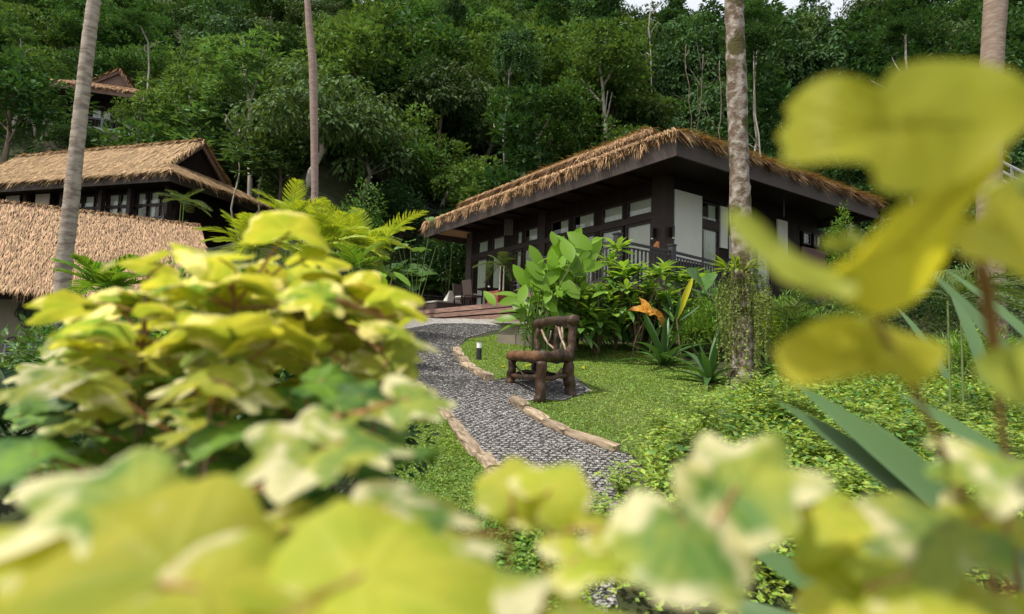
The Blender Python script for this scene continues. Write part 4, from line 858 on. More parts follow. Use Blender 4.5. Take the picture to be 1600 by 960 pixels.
def leafmass(name, loc, R, H, n, LL, m, label, cat='shrub', seed=0, group=None, lobes=9, stem=True, W=.45, kind=None, droop=.3, scale=1.0):
    """a bushy plant: one crown of many small leaves in lobes, with stems"""
    rg = np.random.default_rng(seed); t = thing(name, loc, label, cat, group); mb = MB(); paths = []
    c = rdir(lobes, -.2, 1, rg) * np.array([R * .62, R * .62, H * .42]) * rg.uniform(.4, 1, (lobes, 1)) + (0, 0, H * .55)
    for ci in c:
        k = n // lobes; d = rdir(k, -.5, 1, rg); r = rg.uniform(.5, 1.08, k)[:, None]; P = ci + d * r * np.array([R * .42, R * .42, H * .3]); P[:, 2] = np.maximum(P[:, 2], .02)
        D = nrm(d + rdir(k, -.7, .7, rg) * .9); diamonds(mb, P, D, np.tile([0, 0, 1.], (k, 1)) + rg.normal(0, .35, (k, 3)), LL * rg.uniform(.6, 1.25, k), LL * W * rg.uniform(.7, 1.2, k)); paths.append(arc((0, 0, 0), ci, side=rg.normal(0, .08)))
    mb.build('foliage', m, t)
    if stem: stems(paths, stemb, t, .012, .005, 4)
    return t

# ================================================================ TALL TRUNKS
def trunk(name, pxs, depth, label, m, cat='palm', k=18, rings=.0, seed=0, group=None, ext=2.5, ground=True):
    """trunk through image points (px, py, width px) at one forward distance"""
    P = [at(x, y, depth) for x, y, _ in pxs]; W_ = [w_ * ((p - EYE) @ CF) / FPX / 2 for p, (_, _, w_) in zip(P, pxs)]
    top = P[0] + nrm(P[0] - P[1]) * ext; P = [top] + P; W_ = [W_[0] * .96] + W_
    if ground: b = P[-1] + nrm(P[-1] - P[-2]) * .01; g = gnd(b[0], b[1]) - (0, 0, .1); P.append(g); W_.append(W_[-1] * 1.12)
    P = np.array(P)[::-1]; W_ = np.array(W_)[::-1]; s = np.r_[0, np.cumsum(np.linalg.norm(np.diff(P, axis=0), axis=1))]
    step = .045 if rings else .09; T = np.arange(0, s[-1], step); Q = np.stack([np.interp(T, s, P[:, i]) for i in range(3)], 1)
    for _ in range(14): Q[1:-1] = .25 * Q[:-2] + .5 * Q[1:-1] + .25 * Q[2:]
    R_ = np.interp(T, s, W_); rg = np.random.default_rng(seed)
    if rings and depth < 15: R_ = R_ * .76
    if rings: ph = np.cumsum(rg.uniform(.6, 1.4, len(T)) * step / .11); R_ = R_ * (1 + .035 * (ph % 1) - .02) + rg.normal(0, .0015, len(T))
    else: R_ = R_ * (1 + .04 * np.sin(T * 3.1) + .02 * np.sin(T * 9)) 
    g = gnd(Q[0][0], Q[0][1]); t = thing(name, g, label, cat, group)
    MB().tube(Q - g, R_, k, jit=.012 if rings else .035, seed=seed).build('trunk', m, t, smooth_=True)
    return t, Q, R_
barkmoss = mat('lichen_bark', (.115, .08, .055), .9, 0, island=False, noise=(9, (.34, .30, .26), .9), bump=(26, .9, .02))
# dark moss patches on top of the lichen
nt = barkmoss.node_tree; N = nt.nodes; b = N['Principled BSDF']; src = b.inputs['Base Color'].links[0].from_socket
tc = N.new('ShaderNodeTexCoord'); n2 = N.new('ShaderNodeTexNoise'); n2.inputs['Scale'].default_value = 3.2; n2.inputs['Detail'].default_value = 6; nt.links.new(tc.outputs['Object'], n2.inputs['Vector'])
r2 = N.new('ShaderNodeMapRange'); r2.inputs['From Min'].default_value = .53; r2.inputs['From Max'].default_value = .6; nt.links.new(n2.outputs['Fac'], r2.inputs[0]); mx = N.new('ShaderNodeMix'); mx.data_type = 'RGBA'
nt.links.new(r2.outputs[0], mx.inputs[0]); nt.links.new(src, mx.inputs[6]); mx.inputs[7].default_value = (.065, .06, .02, 1); nt.links.new(mx.outputs[2], b.inputs['Base Color'])
trunk('palm_tree', [(147, 0, 24), (139, 60, 25), (130, 140, 26), (119, 240, 27), (110, 330, 29), (101, 400, 30), (97, 458, 30)], 10, 'tall grey ringed palm trunk leaning right in front of the left roofs', barkp, rings=1, seed=1)
trunk('palm_tree', [(480, 0, 9), (483, 40, 11), (489, 100, 13), (491, 200, 12), (492, 300, 11)], 21, 'slender distant palm trunk rising above the yellow green palms', mat('pinkish_palm_bark', (.27, .2, .17), .85, 0, island=False, noise=(5, (.18, .13, .11), .7), streak=(1, 1, 4), bump=(30, .6, .01)), rings=1, seed=2, k=12)
trunk('palm_tree', [(1556, 0, 42), (1552, 60, 40), (1549, 120, 42), (1545, 300, 44)], 12, 'brown palm trunk at the upper right corner behind the big leaf', mat('brown_palm_bark', (.2, .145, .11), .85, 0, island=False, noise=(6, (.3, .25, .2), .6), streak=(1, 1, 4), bump=(25, .8, .015)), rings=1, seed=3)
tt, TQ, TR = trunk('lichen_tree', [(1147, 0, 29), (1150, 100, 29), (1153, 200, 30), (1157, 330, 31), (1161, 450, 31), (1161, 560, 32), (1159, 625, 38)], 8.4, 'straight white and brown lichened trunk wrapped with ferns and hanging vines', barkmoss, cat='tree', seed=4)
# bird's nest fern and hanging vines on it
def onT(y):
    k = np.argmin([abs(proj(q)[1] - y) for q in TQ[::3]]) * 3; return TQ[k], TR[k]
c0, r0 = onT(410); nf = thing('nest_fern', c0, 'yellow green nest fern growing on the lichened trunk', 'fern'); rg = np.random.default_rng(5)
for k in range(50):
    a = rg.uniform(0, 2 * pi); el = rg.uniform(.15, 1.2); d = np.array([cos(a) * cos(el), sin(a) * cos(el) - .2, sin(el)]); link('leaf', LF, nf, np.array([cos(a) * r0, sin(a) * r0, 0]) + (-.06, 0, -.02), leafrot(d, (0, 0, 1)), rg.uniform(.2, .36))
hv = thing('hanging_vine', c0, 'curtain of small leaved vines hanging round the lichened trunk below the nest fern', 'vine'); vm = mat('vine_leaf', (.19, .24, .07), .55, .4, .03, trans=.3)
for k in range(80):
    a = rg.uniform(0, 2 * pi); rr = r0 + rg.uniform(.0, .24) * (1 if cos(a) < 0 else 1.15); L_ = rg.uniform(.25, 1.5); z0 = rg.uniform(-.25, .12); P = np.array([[cos(a) * rr * f, sin(a) * rr * f, z0 - L_ * s] for s, f in zip(np.linspace(0, 1, 7), (.7, .95, 1, 1, .97, .95, .92))]) + np.r_[[[0, 0, 0]], rg.normal(0, .012, (6, 3))]
    mb = MB(); mb.tube(P, .003, 3, cap=False); n = int(L_ * 60); s = rg.uniform(0, 1, n) * 6; i = np.clip(s.astype(int), 0, 5); Q = P[i] + (P[i + 1] - P[i]) * (s - i)[:, None]
    diamonds(mb, Q, rdir(n, -.9, .3, rg), rdir(n, 0, 1, rg), rg.uniform(.028, .05, n), rg.uniform(.02, .036, n)); mb.build('vine_strand', vm, hv)
ep = thing('arrowhead_leaf_plant', c0 + (-.5, .5, -.25), 'big dark scalloped leaf beside the nest fern on the trunk', 'plant')
for p, s_, d in (((0, -.1, .1), .55, (-.5, -.5, .35)), ((.1, 0, -.05), .4, (-.2, -.8, -.2)), ((.2, .1, .12), .35, (.3, -.5, .4))): link('leaf', LE, ep, p, leafrot(d, (0, -1, .8)), s_)
stems([arc((.35, -.2, -.35), (0, -.1, .1)), arc((.35, -.2, -.35), (.1, 0, -.05))], stemg, ep)

# ================================================================ BED BEHIND THE BENCH
wp = [(905, 400, 12.0, 1.55, 9), (872, 425, 11.0, 1.3, 8), (965, 388, 12.2, 1.5, 9), (998, 424, 11.8, 1.25, 7), (1040, 418, 12.0, 1.2, 7), (935, 455, 11.4, .95, 7), (885, 475, 11.0, .85, 5), (1080, 430, 12.2, 1.2, 6)]
wl = ['tallest rosette shrub right of the broad green ginger leaves', 'rosette shrub directly above the top log of the bench', 'rosette shrub in front of the balcony corner post', 'bright rosette shrub right of the balcony corner, above the orange leaves', 'rosette shrub with pale tips in front of the second balcony post', 'low rosette shrub with a bare forked stem behind the bench', 'lowest dark rosette shrub right behind the bench back', 'rosette shrub between the yellow sword leaf and the vine covered trunk']
for i, (x, y, d, h, nr) in enumerate(wp):
    p = at(x, y, d); g = gnd(p[0], p[1]); hh = max(.5, p[2] - g[2]); plumeria(g, hh, .58, nr + 2, .45 if i < 3 else .4, wl[i], dark=.25 if i not in (5, 6) else .7, seed=20 + i)
# ginger with broad upright leaves
gp = at(838, 560, 10.6); gp = gnd(gp[0], gp[1]); gi = thing('ginger_plant', gp, 'clump of broad upright lime green leaves between the deck and the bench', 'plant'); rg = np.random.default_rng(9)
gl = [(837, 400, 38, 115, .9), (814, 431, 40, 125, .95), (835, 422, 38, 122, .9), (886, 387, 54, 97, .6), (870, 391, 46, 62, .9), (921, 396, 56, 48, .85), (863, 406, 38, 90, .8), (878, 408, 36, 80, .7), (790, 458, 40, 150, .5), (792, 470, 38, 168, .4), (817, 458, 36, 80, .8), (800, 485, 40, 185, .4), (880, 374, 36, 95, .3), (934, 374, 24, 60, .3), (850, 405, 26, 80, .3), (903, 388, 34, 95, .3), (845, 445, 34, 140, .6), (855, 430, 40, 100, .8), (898, 412, 38, 60, .7), (825, 480, 32, 120, .6), (838, 465, 36, 60, .6), (846, 500, 32, 200, .4), (860, 465, 34, 110, .6), (910, 425, 34, 30, .5), (880, 430, 36, 130, .6)]
pths = []
gl = gl + [(x + rg.normal(4, 16), y + rg.normal(16, 18), s_ * .85, a_ + rg.normal(0, 28), rg.uniform(.3, .9)) for x, y, s_, a_, c_ in gl * 2]
for x, y, s_, ang, c in gl:
    d0 = 10.6 + rg.uniform(-.35, .35); cpos = atd(x, y, d0); T = CR * cos(radians(ang)) + CU * sin(radians(ang)); vd = nrm(EYE - cpos); n = nrm(vd * c + np.array([0, 0, 1]) * math.sqrt(1 - c * c) * .6 + rg.normal(0, .15, 3)); dd = nrm(T - n * (T @ n) * .8); Ls = s_ * d0 / FPX * 1.12
    b = cpos - dd * Ls / 2; link('leaf', LG2 if c > .7 else LG, gi, b - gp, leafrot(dd, n), Ls); base = np.array([rg.normal(0, .1), rg.normal(0, .1), 0])
    if len(pths) < 22: pths.append(np.array([base, base * .9 + (0, 0, .4), (base + (b - gp)) / 2 * (1, 1, 1.15), b - gp]))
stems(pths, stemg, gi, .018, .01)
# orange caladium-like leaf and yellow sword leaf
og = at(1015, 560, 10.9); og = gnd(og[0], og[1]); oo = thing('croton_plant', og, 'plant with drooping bright orange leaves below the rosette shrubs', 'plant')
for x, y, s_, ang in ((1000, 482, 52, 160), (1022, 487, 62, 0), (1035, 500, 50, -50), (1010, 478, 50, 110)):
    p = atd(x, y, 10.9); T = CR * cos(radians(ang)) + CU * sin(radians(ang)); link('leaf', LO, oo, p - T * s_ * .34 * 10.9 / FPX - og, leafrot(T, (0, -.8, .7)), s_ * 10.9 / FPX * .68)
p = atd(1017, 488, 10.95) - og; stems([arc((-.3, .1, 0), p, side=-.1), arc((0, .1, 0), p + (.1, 0, 0))], stemb, oo)
yg = at(1065, 560, 11.2); yg = gnd(yg[0], yg[1]); yy_ = thing('sword_leaf_plant', yg, 'upright plant with a long yellow sword leaf left of the vine covered trunk', 'plant')
for k_, (x, y, x2, y2) in enumerate(((1056, 498, 1084, 432), (1052, 490, 1042, 455), (1062, 500, 1092, 478), (1056, 498, 1064, 462), (1046, 490, 1034, 474))):
    a, b = atd(x, y, 11.2), atd(x2, y2, 11.1); link('leaf', LY if k_ == 0 else LC2, yy_, a - yg, leafrot(b - a, (0, -1, .3)), np.linalg.norm(b - a) * 1.05)
stems([arc((0, 0, 0), atd(1057, 497, 11.2) - yg)], stemb, yy_, .02, .015)
# strap leaved plants at the lawn edge
for i, (x, y, d, R_, H_, lb) in enumerate(((880, 500, 11.8, .55, 1.0, 'big leaved bush filling the gap behind the bench back'), (930, 480, 12.2, .6, 1.15, 'big leaved bush below the tallest rosette shrub'), (985, 490, 12.3, .6, 1.05, 'big leaved bush left of the orange leaves'), (1040, 500, 12.5, .6, 1.05, 'big leaved bush behind the yellow sword leaf'), (850, 500, 11.6, .4, .9, 'big leaved bush at the foot of the ginger leaves'), (1090, 490, 12.3, .5, .95, 'big leaved bush left of the hanging vines'))):
    p = at(x, y, d); leafmass('leafy_bush', gnd(p[0], p[1] + .7), R_, H_ * .75, 900, .16, g_plm, lb, seed=160 + i, group='bushes in the bed below the villa', W=.3)
for i, (x, y, n, s_, lb) in enumerate(((1036, 572, 20, 1.0, 'dark strap leaved plant at the back of the lawn below the orange leaves'), (1108, 600, 18, .85, 'dark strap leaved plant on the lawn just left of the vine covered trunk'), (1010, 552, 9, .55, 'small strap leaved plant in shade at the back of the lawn'))):
    strap(G(x, y), n, s_, lb, seed=30 + i, group='strap leaved plants at the back of the lawn')
for i, (x, y, n, s_) in enumerate(((1205, 590, 14, .7), (1245, 580, 16, .8), (1292, 575, 15, .75), (1340, 572, 14, .8), (1262, 545, 14, .9), (1320, 540, 14, .9), (1400, 570, 14, .8), (1460, 590, 14, .7))):
    strap(G(x, y), n, s_, 'bright strap leaved plant right of the vine trunk', seed=50 + i, me=LCB, group='bright strap leaved plants right of the trunk')
# bushy fillers in the bed and around the trunk
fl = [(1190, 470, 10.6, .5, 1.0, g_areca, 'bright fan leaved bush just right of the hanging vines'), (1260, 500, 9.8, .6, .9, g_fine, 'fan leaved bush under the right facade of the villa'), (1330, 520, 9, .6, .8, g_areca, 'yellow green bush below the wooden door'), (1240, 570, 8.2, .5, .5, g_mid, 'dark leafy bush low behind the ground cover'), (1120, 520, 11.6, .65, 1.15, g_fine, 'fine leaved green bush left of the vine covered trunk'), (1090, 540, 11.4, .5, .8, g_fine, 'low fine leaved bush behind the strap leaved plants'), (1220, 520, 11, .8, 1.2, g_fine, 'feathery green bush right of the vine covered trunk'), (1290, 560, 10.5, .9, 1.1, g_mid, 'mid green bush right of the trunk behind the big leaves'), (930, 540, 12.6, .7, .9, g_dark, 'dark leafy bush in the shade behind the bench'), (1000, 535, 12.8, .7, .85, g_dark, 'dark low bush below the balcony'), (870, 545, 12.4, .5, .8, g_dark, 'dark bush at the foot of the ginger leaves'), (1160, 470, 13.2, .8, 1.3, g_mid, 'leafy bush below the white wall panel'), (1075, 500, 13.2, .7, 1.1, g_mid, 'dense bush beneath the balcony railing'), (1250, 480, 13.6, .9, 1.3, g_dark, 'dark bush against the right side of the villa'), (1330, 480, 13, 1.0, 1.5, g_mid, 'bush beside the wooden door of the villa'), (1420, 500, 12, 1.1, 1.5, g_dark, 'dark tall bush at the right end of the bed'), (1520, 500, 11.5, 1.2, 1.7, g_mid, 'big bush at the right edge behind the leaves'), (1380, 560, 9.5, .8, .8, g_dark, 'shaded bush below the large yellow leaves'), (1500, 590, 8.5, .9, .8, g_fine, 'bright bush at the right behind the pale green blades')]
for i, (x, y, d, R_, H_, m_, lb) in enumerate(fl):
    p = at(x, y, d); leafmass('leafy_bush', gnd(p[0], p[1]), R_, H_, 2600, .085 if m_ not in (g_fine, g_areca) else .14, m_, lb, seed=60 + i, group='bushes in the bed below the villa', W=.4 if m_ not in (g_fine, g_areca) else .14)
vb = at(1310, 380, 16.5); vb_ = leafmass('climbing_plant', gnd(vb[0], vb[1]), .5, vb[2] - gnd(vb[0], vb[1])[2] + .6, 2600, .1, g_fine, 'light green climber beside the wooden door of the villa', seed=90, cat='climber')
# ================================================================ PALMS, LEFT MIDDLE
def frond(m, L=1.0, n=40, ll=.36, lw=.02, arcv=.5, seed=0, vee=.35, stiff=.25):
    rg = np.random.default_rng(seed); mb = MB(); t = np.linspace(0, 1, 12); P = np.stack([0 * t, t * L * (1 - .12 * t * arcv), L * (.0 * t - arcv * t ** 2.0) + 0 * t], 1)
    mb.tube(P, np.linspace(.012, .004, 12) * L, 5, cap=False); s = np.linspace(.16, .99, n)
    Q = np.stack([np.interp(s, t, P[:, i]) for i in range(3)], 1); T = nrm(np.gradient(Q, axis=0)); ln = ll * L * np.sin(np.clip(s * .86 + .14, 0, 1) * pi) ** .5
    for sd in (-1, 1):
        X = np.tile([sd, 0, 0.], (n, 1)); up = nrm(np.cross(X, T) * sd); D = nrm(X * .85 + T * (.55 + .5 * s)[:, None] + np.array([0, 0, 1]) * vee + rg.normal(0, .07, (n, 3))); blades(mb, Q, D, ln * rg.uniform(.85, 1.1, n), lw * L, n=3, prof=[.6, 1, .8, 0], droop=stiff, fold=.2)
    return mb.mesh('frond', m, False)
FRA = [frond(g_areca, seed=i, arcv=a) for i, a in enumerate((.25, .45, .7))]; FRC = [frond(g_cycad, n=60, ll=.2, lw=.012, arcv=a, seed=i, vee=.2, stiff=.1) for i, a in enumerate((.3, .5))]
g_pal2 = mat('young_palm_frond', (.16, .28, .03), .5, .25, .02, trans=.35); FRB = [frond(g_pal2, n=18, ll=.45, lw=.07, arcv=a, seed=9 + i) for i, a in enumerate((.3, .5))]
g_bam = mat('thin_palm_frond', (.1, .15, .04), .5, .25, .02, trans=.3); FRT = [frond(g_bam, n=20, ll=.4, lw=.025, arcv=a, seed=19 + i) for i, a in enumerate((.5, .8))]
def palm(name, loc, hc, n, LL, fr, label, seed=0, el=(0.1, 1.35), m=stemg, rs=.05, cat='palm', group=None, off=.0):
    rg = np.random.default_rng(seed); t = thing(name, loc, label, cat, group); stems([arc((0, 0, -.05), (0, 0, hc)) + (o, 0, 0) for o in ((-.06, .07) if hc > .8 else (0,))], m, t, rs, rs * .8, 8)
    for k in range(n):
        a = k * 2.4 + rg.normal(0, .25); e = np.interp((k + .5) / n, [0, 1], [el[1], el[0]]) + rg.normal(0, .08); d = np.array([cos(a) * cos(e), sin(a) * cos(e), sin(e)]); link('frond', fr[rg.integers(len(fr))], t, (rg.normal(0, off), rg.normal(0, off), hc), leafrot(d, (0, 0, 1)), LL * rg.uniform(.8, 1.15))
    return t
def palmpx(x, y, d, **kw):
    p = at(x, y, d); g = gnd(p[0], p[1]); return palm(loc=g, hc=max(.05, p[2] - g[2]), **kw)
palmpx(560, 385, 13, name='areca_palm', n=38, LL=1.0, fr=FRA, label='bright yellow green palm with arching fronds left of the stair railing', seed=1, off=.3)
palmpx(500, 385, 11.5, name='areca_palm', n=32, LL=.8, fr=FRA, label='yellow green palm in front of the slender distant trunk', seed=2, off=.25)
palmpx(395, 390, 9.5, name='areca_palm', n=28, LL=.7, fr=FRA, label='yellow green palm below the right end of the left villa roof', seed=3)
palmpx(455, 350, 14, name='areca_palm', n=26, LL=.95, fr=FRA, label='farthest yellow green palm, rising to a spear of new leaves', seed=4)
palmpx(165, 455, 6.2, name='young_palm', n=12, LL=.5, fr=FRB, label='young palm with broad leaflets in front of the pavilion roof', seed=5)
palmpx(560, 420, 8.8, name='young_palm', n=9, LL=.5, fr=FRB, label='young palm with broad leaflets behind the variegated shrub', seed=6)
palmpx(20, 690, 4.3, name='cycad', n=18, LL=1.0, fr=FRC, label='dark cycad with stiff comb like fronds at the lower left edge', seed=7, el=(-.1, 1.0), cat='cycad')
pp_ = vl((-.7, 6.9, .45)); palm('potted_palm', pp_, 1.0, 12, .95, FRT, 'slender palm with pale stems growing in the brick planter', seed=8, el=(-.1, 1.1), m=mat('pale_stem', (.42, .4, .33), .7, 0, island=False), rs=.03)
palmpx(1235, 500, 9.5, name='fine_palm', n=12, LL=.8, fr=FRT, rs=.012, label='small fine palm right of the vine covered trunk', seed=11)
palmpx(1490, 470, 6.0, name='fan_palm', n=12, LL=.7, fr=FRT, rs=.012, label='dark fan of fine leaves between the large yellow leaves', seed=12)
palmpx(285, 318, 26, name='young_palm', n=9, LL=1.0, fr=FRT, rs=.02, label='wispy bamboo like plant at the right end of the left villa', seed=14)
# elephant ears and broad leaves between palms and deck
def ears(x, y, d, n, s_, label, seed, me=LE, up=.8, name='elephant_ear_plant', group='elephant ear plants left of the deck'):
    p = at(x, y, d); g = gnd(p[0], p[1]); rg = np.random.default_rng(seed); t = thing(name, g, label, 'plant', group); h = max(.3, p[2] - g[2]); ps = []
    for k in range(n):
        a = k * 2.4 + rg.normal(0, .3); r = rg.uniform(.2, .55) * h * .6; q = np.array([cos(a) * r, sin(a) * r, h * rg.uniform(.65, 1.05)]); dd = np.array([cos(a), sin(a), rg.uniform(-.7, .2)]); link('leaf', me, t, q, leafrot(dd, nrm(np.array([cos(a) * .35, sin(a) * .35 - .45, up]))), s_ * rg.uniform(.7, 1.15)); ps.append(arc((0, 0, 0), q))
    stems(ps, stemg, t, .02, .01); return t
ears(634, 418, 29, 14, 1.7, 'elephant ear plant with pale round leaves left of the deck', 1); ears(662, 440, 29.5, 12, 1.5, 'elephant ear plant nearest the deck corner', 2); ears(600, 450, 13, 9, .5, 'elephant ear plant in front of the deck end', 3, me=LG2); ears(588, 430, 11, 8, .45, 'broad upright paddle leaves right of the yellow green palms', 4, me=LG2, group=None, name='paddle_leaf_plant'); ears(1010, 430, 13.0, 4, .4, 'large ribbed round leaf below the balcony', 5, group=None)
ears(655, 345, 24, 8, .6, 'elephant ear plant on the slope by the stair railing', 6, group='elephant ear plants left of the deck'); ears(705, 328, 29, 5, .7, 'pale round leaf showing above the left end of the villa roof', 7, group=None)
LRED = onemesh('leaf', mat('dark_red_leaf', (.15, .018, .025), .45, 0, obj=.2, island=False, trans=.2), 1, .2, 4, None, .2, .1)
for i, (x, y, d, lb) in enumerate(((606, 462, 14.5, 'dark red leaved plant left of the deck'), (618, 470, 15.5, 'small dark red plant by the corner of the deck'))):
    p = at(x, y, d); g = gnd(p[0], p[1]); t = strap(g, 10, .4, lb, name='red_leaf_plant', me=LRED, seed=i)
    h = p[2] - g[2]
    for ch in t.children: ch.location.z += h
    stems([arc((0, 0, 0), (0, 0, h + .03))], stemb, t, .02, .012)
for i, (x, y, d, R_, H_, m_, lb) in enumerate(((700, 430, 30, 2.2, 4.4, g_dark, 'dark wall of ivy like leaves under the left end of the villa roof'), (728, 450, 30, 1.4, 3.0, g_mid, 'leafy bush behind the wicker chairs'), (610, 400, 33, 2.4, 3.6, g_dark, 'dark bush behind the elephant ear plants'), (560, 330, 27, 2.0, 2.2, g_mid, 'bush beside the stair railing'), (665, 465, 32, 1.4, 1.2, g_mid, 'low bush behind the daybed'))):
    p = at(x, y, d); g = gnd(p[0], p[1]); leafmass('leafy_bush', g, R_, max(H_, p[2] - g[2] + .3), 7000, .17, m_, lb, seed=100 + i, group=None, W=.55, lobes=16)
# ================================================================ RED FLOWERED BED, LEFT OF THE PATH
redf = mat('red_bract', (.4, .02, .015), .5, 0, island=False)
rg = np.random.default_rng(77)
for i, (x, y, lb) in enumerate(((575, 610, 'leafy red flowered plant at the left edge of the gravel path'), (600, 600, 'red flowered plant just beside the path bend'), (555, 570, 'red flowered plant behind the variegated shrub'), (618, 575, 'small yellow green plant where the path narrows'), (540, 620, 'red flowered plant nearest the variegated shrub'), (500, 560, 'low leafy plant beneath the yellow green palms'))):
    g = G(x, y); t = leafmass('red_flower_plant', g, .34, .55, 1300, .075, [g_fine, g_mid, g_mid, g_areca, g_mid, g_fine][i], lb, seed=120 + i, W=.4, group=None)
    if i not in (3, 5):
        for _ in range(3):
            a = np.array([rg.normal(0, .14), rg.normal(0, .14), rg.uniform(.42, .55)]); MB().tube([a, a + (.005, 0, .05), a + (.01, 0, .11)], [.008, .014, .003], 6).build('flower', redf, t)
for i, (x, y, d, lb) in enumerate(((120, 560, 5.5, 'leafy bush under the edge of the pavilion roof'), (180, 600, 4.5, 'leafy bush left of the variegated shrub'), (60, 620, 6, 'leafy bush beside the slatted crate'), (300, 470, 7, 'bush behind the variegated shrub'), (430, 470, 7, 'bush below the yellow green palms'), (350, 590, 4, 'shaded bush inside the left planting'), (260, 680, 3.2, 'dark bush low in the left planting'), (480, 640, 3.6, 'dark bush between the variegated shrub and the path'))):
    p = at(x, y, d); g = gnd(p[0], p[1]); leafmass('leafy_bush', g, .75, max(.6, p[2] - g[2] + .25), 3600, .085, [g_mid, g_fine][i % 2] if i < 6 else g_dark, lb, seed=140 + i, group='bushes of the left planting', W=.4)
rgf = thing('red_ginger_flower', at(63, 590, 5.6), 'single upright red ginger flower at the left by the crate', 'flower'); MB().tube([(0, 0, -.1), (0, 0, -.02), (.01, 0, .05), (.01, 0, .11)], [.012, .03, .024, .004], 8).build('bract', redf, rgf); g = gnd(rgf.location[0], rgf.location[1]); stems([arc(np.array(g) - np.array(rgf.location), (0, 0, -.09))], stemg, rgf)
# fallen leaves on the lawn
for i, (x, y, lb) in enumerate(((785, 577, 'yellow fallen leaf on the small lawn by the bollard light'), (832, 575, 'small yellow fallen leaf under the bench'), (908, 578, 'pale fallen leaf on the lawn right of the bench'), (968, 558, 'pale fallen leaf in the middle of the lawn'))):
    g = G(x, y) + (0, 0, .045); o = link('fallen_leaf', LO.copy(), None, g, (.1, .15, i * 1.7), .13 if i else .16, lb, 'fallen leaf'); o.data.materials[0] = g_yel
# ================================================================ GROUND COVER
def cover(name, polypx, n, hr, LL, m, label, seed, tuft=True):
    rg = np.random.default_rng(seed); poly = [G(*p) for p in polypx]; c = scatter(poly, max(20, n // 26), rg); mb = MB(); k = n // len(c)
    for x, y in c: pass
    C_ = np.repeat(c, k, 0); hh = np.repeat(rg.uniform(.35, 1, len(c)), k) * hr; q = C_ + rg.normal(0, .11, C_.shape) * (1 + hh[:, None]); z = zg(q[:, 0], q[:, 1]) + hh * np.sqrt(rg.uniform(.02, 1, len(q)))
    diamonds(mb, np.c_[q, z], rdir(len(q), -.35, .6, rg), np.tile([0, 0, 1.], (len(q), 1)) + rg.normal(0, .4, (len(q), 3)), LL * rg.uniform(.6, 1.3, len(q)), LL * .55 * rg.uniform(.7, 1.2, len(q)))
    return tag(mb.build(name, m), label, 'ground cover', kind='stuff')
cover('ground_cover', [(1000, 730), (1080, 700), (1150, 640), (1250, 600), (1400, 600), (1640, 620), (1660, 958), (960, 958), (1010, 800)], 60000, .36, .058, g_cover, 'sunlit carpet of small leaved plants right of the lawn', 201)
cover('ground_cover', [(840, 850), (850, 880), (900, 958), (840, 958), (815, 900)], 2500, .12, .035, g_cover, 'small leaves creeping over the near end of the gravel path', 202)
cover('ground_cover', [(640, 860), (760, 835), (830, 815), (836, 870), (830, 958), (600, 958)], 9000, .16, .04, g_fine, 'green ground cover left of the near path stones', 203)
cover('ground_cover', [(420, 560), (560, 540), (600, 560), (640, 640), (560, 700), (300, 700), (100, 640), (0, 620), (0, 570), (250, 540)], 42000, .25, .05, g_mid, 'mixed leafy ground cover under the left planting', 204)
cover('ground_cover', [(850, 528), (1000, 534), (1100, 560), (1250, 590), (1600, 600), (1620, 540), (1200, 520), (860, 512)], 30000, .3, .06, g_mid, 'leafy ground cover under the shrubs below the villa', 205)
cover('ground_cover', [(1080, 720), (1150, 650), (1250, 610), (1400, 610), (1640, 640), (1660, 958), (1040, 958)], 8000, .5, .075, g_mid, 'taller dark green leaves rising through the sunlit carpet of small plants', 206)
# airy young shrubs with small round leaflets, near the lawn's lower corner
def sprig(loc, n, h, label, seed, LL=.03, m=g_cover, group='airy young shrubs at the lower end of the lawn', spread=.22):
    rg = np.random.default_rng(seed); t = thing('young_shrub', loc, label, 'shrub', group)
    ps = []; mb = MB()
    for i in range(n):
        a = rg.uniform(0, 2 * pi); tip = np.array([cos(a) * spread * rg.uniform(.2, 1), sin(a) * spread * rg.uniform(.2, 1), h * rg.uniform(.55, 1)]); P = arc((0, 0, 0), tip, side=rg.normal(0, .06)); ps.append(P)
        for s in np.linspace(.35, 1, 12):
            p = P[0] + (P[-1] - P[0]) * s; d = rdir(1, -.2, .5, rg)[0]; b = p + d * LL * 3.2; ps.append(np.array([p, (p + b) / 2, b]))
            u = np.linspace(.25, 1, 4); Q = p + (b - p) * u[:, None]; sd = nrm(np.cross(d, [0, 0, 1]))
            for sg_ in (-1, 1): diamonds(mb, Q, np.tile(nrm(sd * sg_ + d * .4), (4, 1)), np.tile([0, -.2, 1.], (4, 1)) + rg.normal(0, .2, (4, 3)), LL * rg.uniform(.7, 1.2, 4), LL * .6)
            diamonds(mb, b[None], d[None], np.array([[0, 0, 1.]]), np.array([LL * 1.1]), np.array([LL * .6]))
    mb.build('foliage', m, t); stems(ps, stemg, t, .003, .0015, 3); return t
for i, (x, y, n, h, lb) in enumerate(((1060, 760, 14, .55, 'airy young shrub at the tip of the curved path edging'), (1110, 720, 12, .6, 'airy young shrub left of the cream leaves'), (1040, 700, 9, .42, 'pale tipped young shrub on the lower lawn'), (1090, 680, 9, .45, 'thin young shrub on the lawn below the vine covered trunk'), (940, 830, 8, .22, 'small seedling clump growing on the gravel path'), (985, 790, 9, .3, 'young shrub leaning over the right side of the path'), (1180, 640, 9, .5, 'bright young shrub at the foot of the vine covered trunk'), (1215, 660, 9, .45, 'bright young shrub right of the trunk foot'), (1330, 680, 10, .4, 'bright young shrub below the large yellow leaves'), (900, 900, 9, .25, 'young shrub at the near end of the path'))):
    sprig(G(x, y), n, h, lb, 300 + i, LL=.034 if y < 780 else .028)

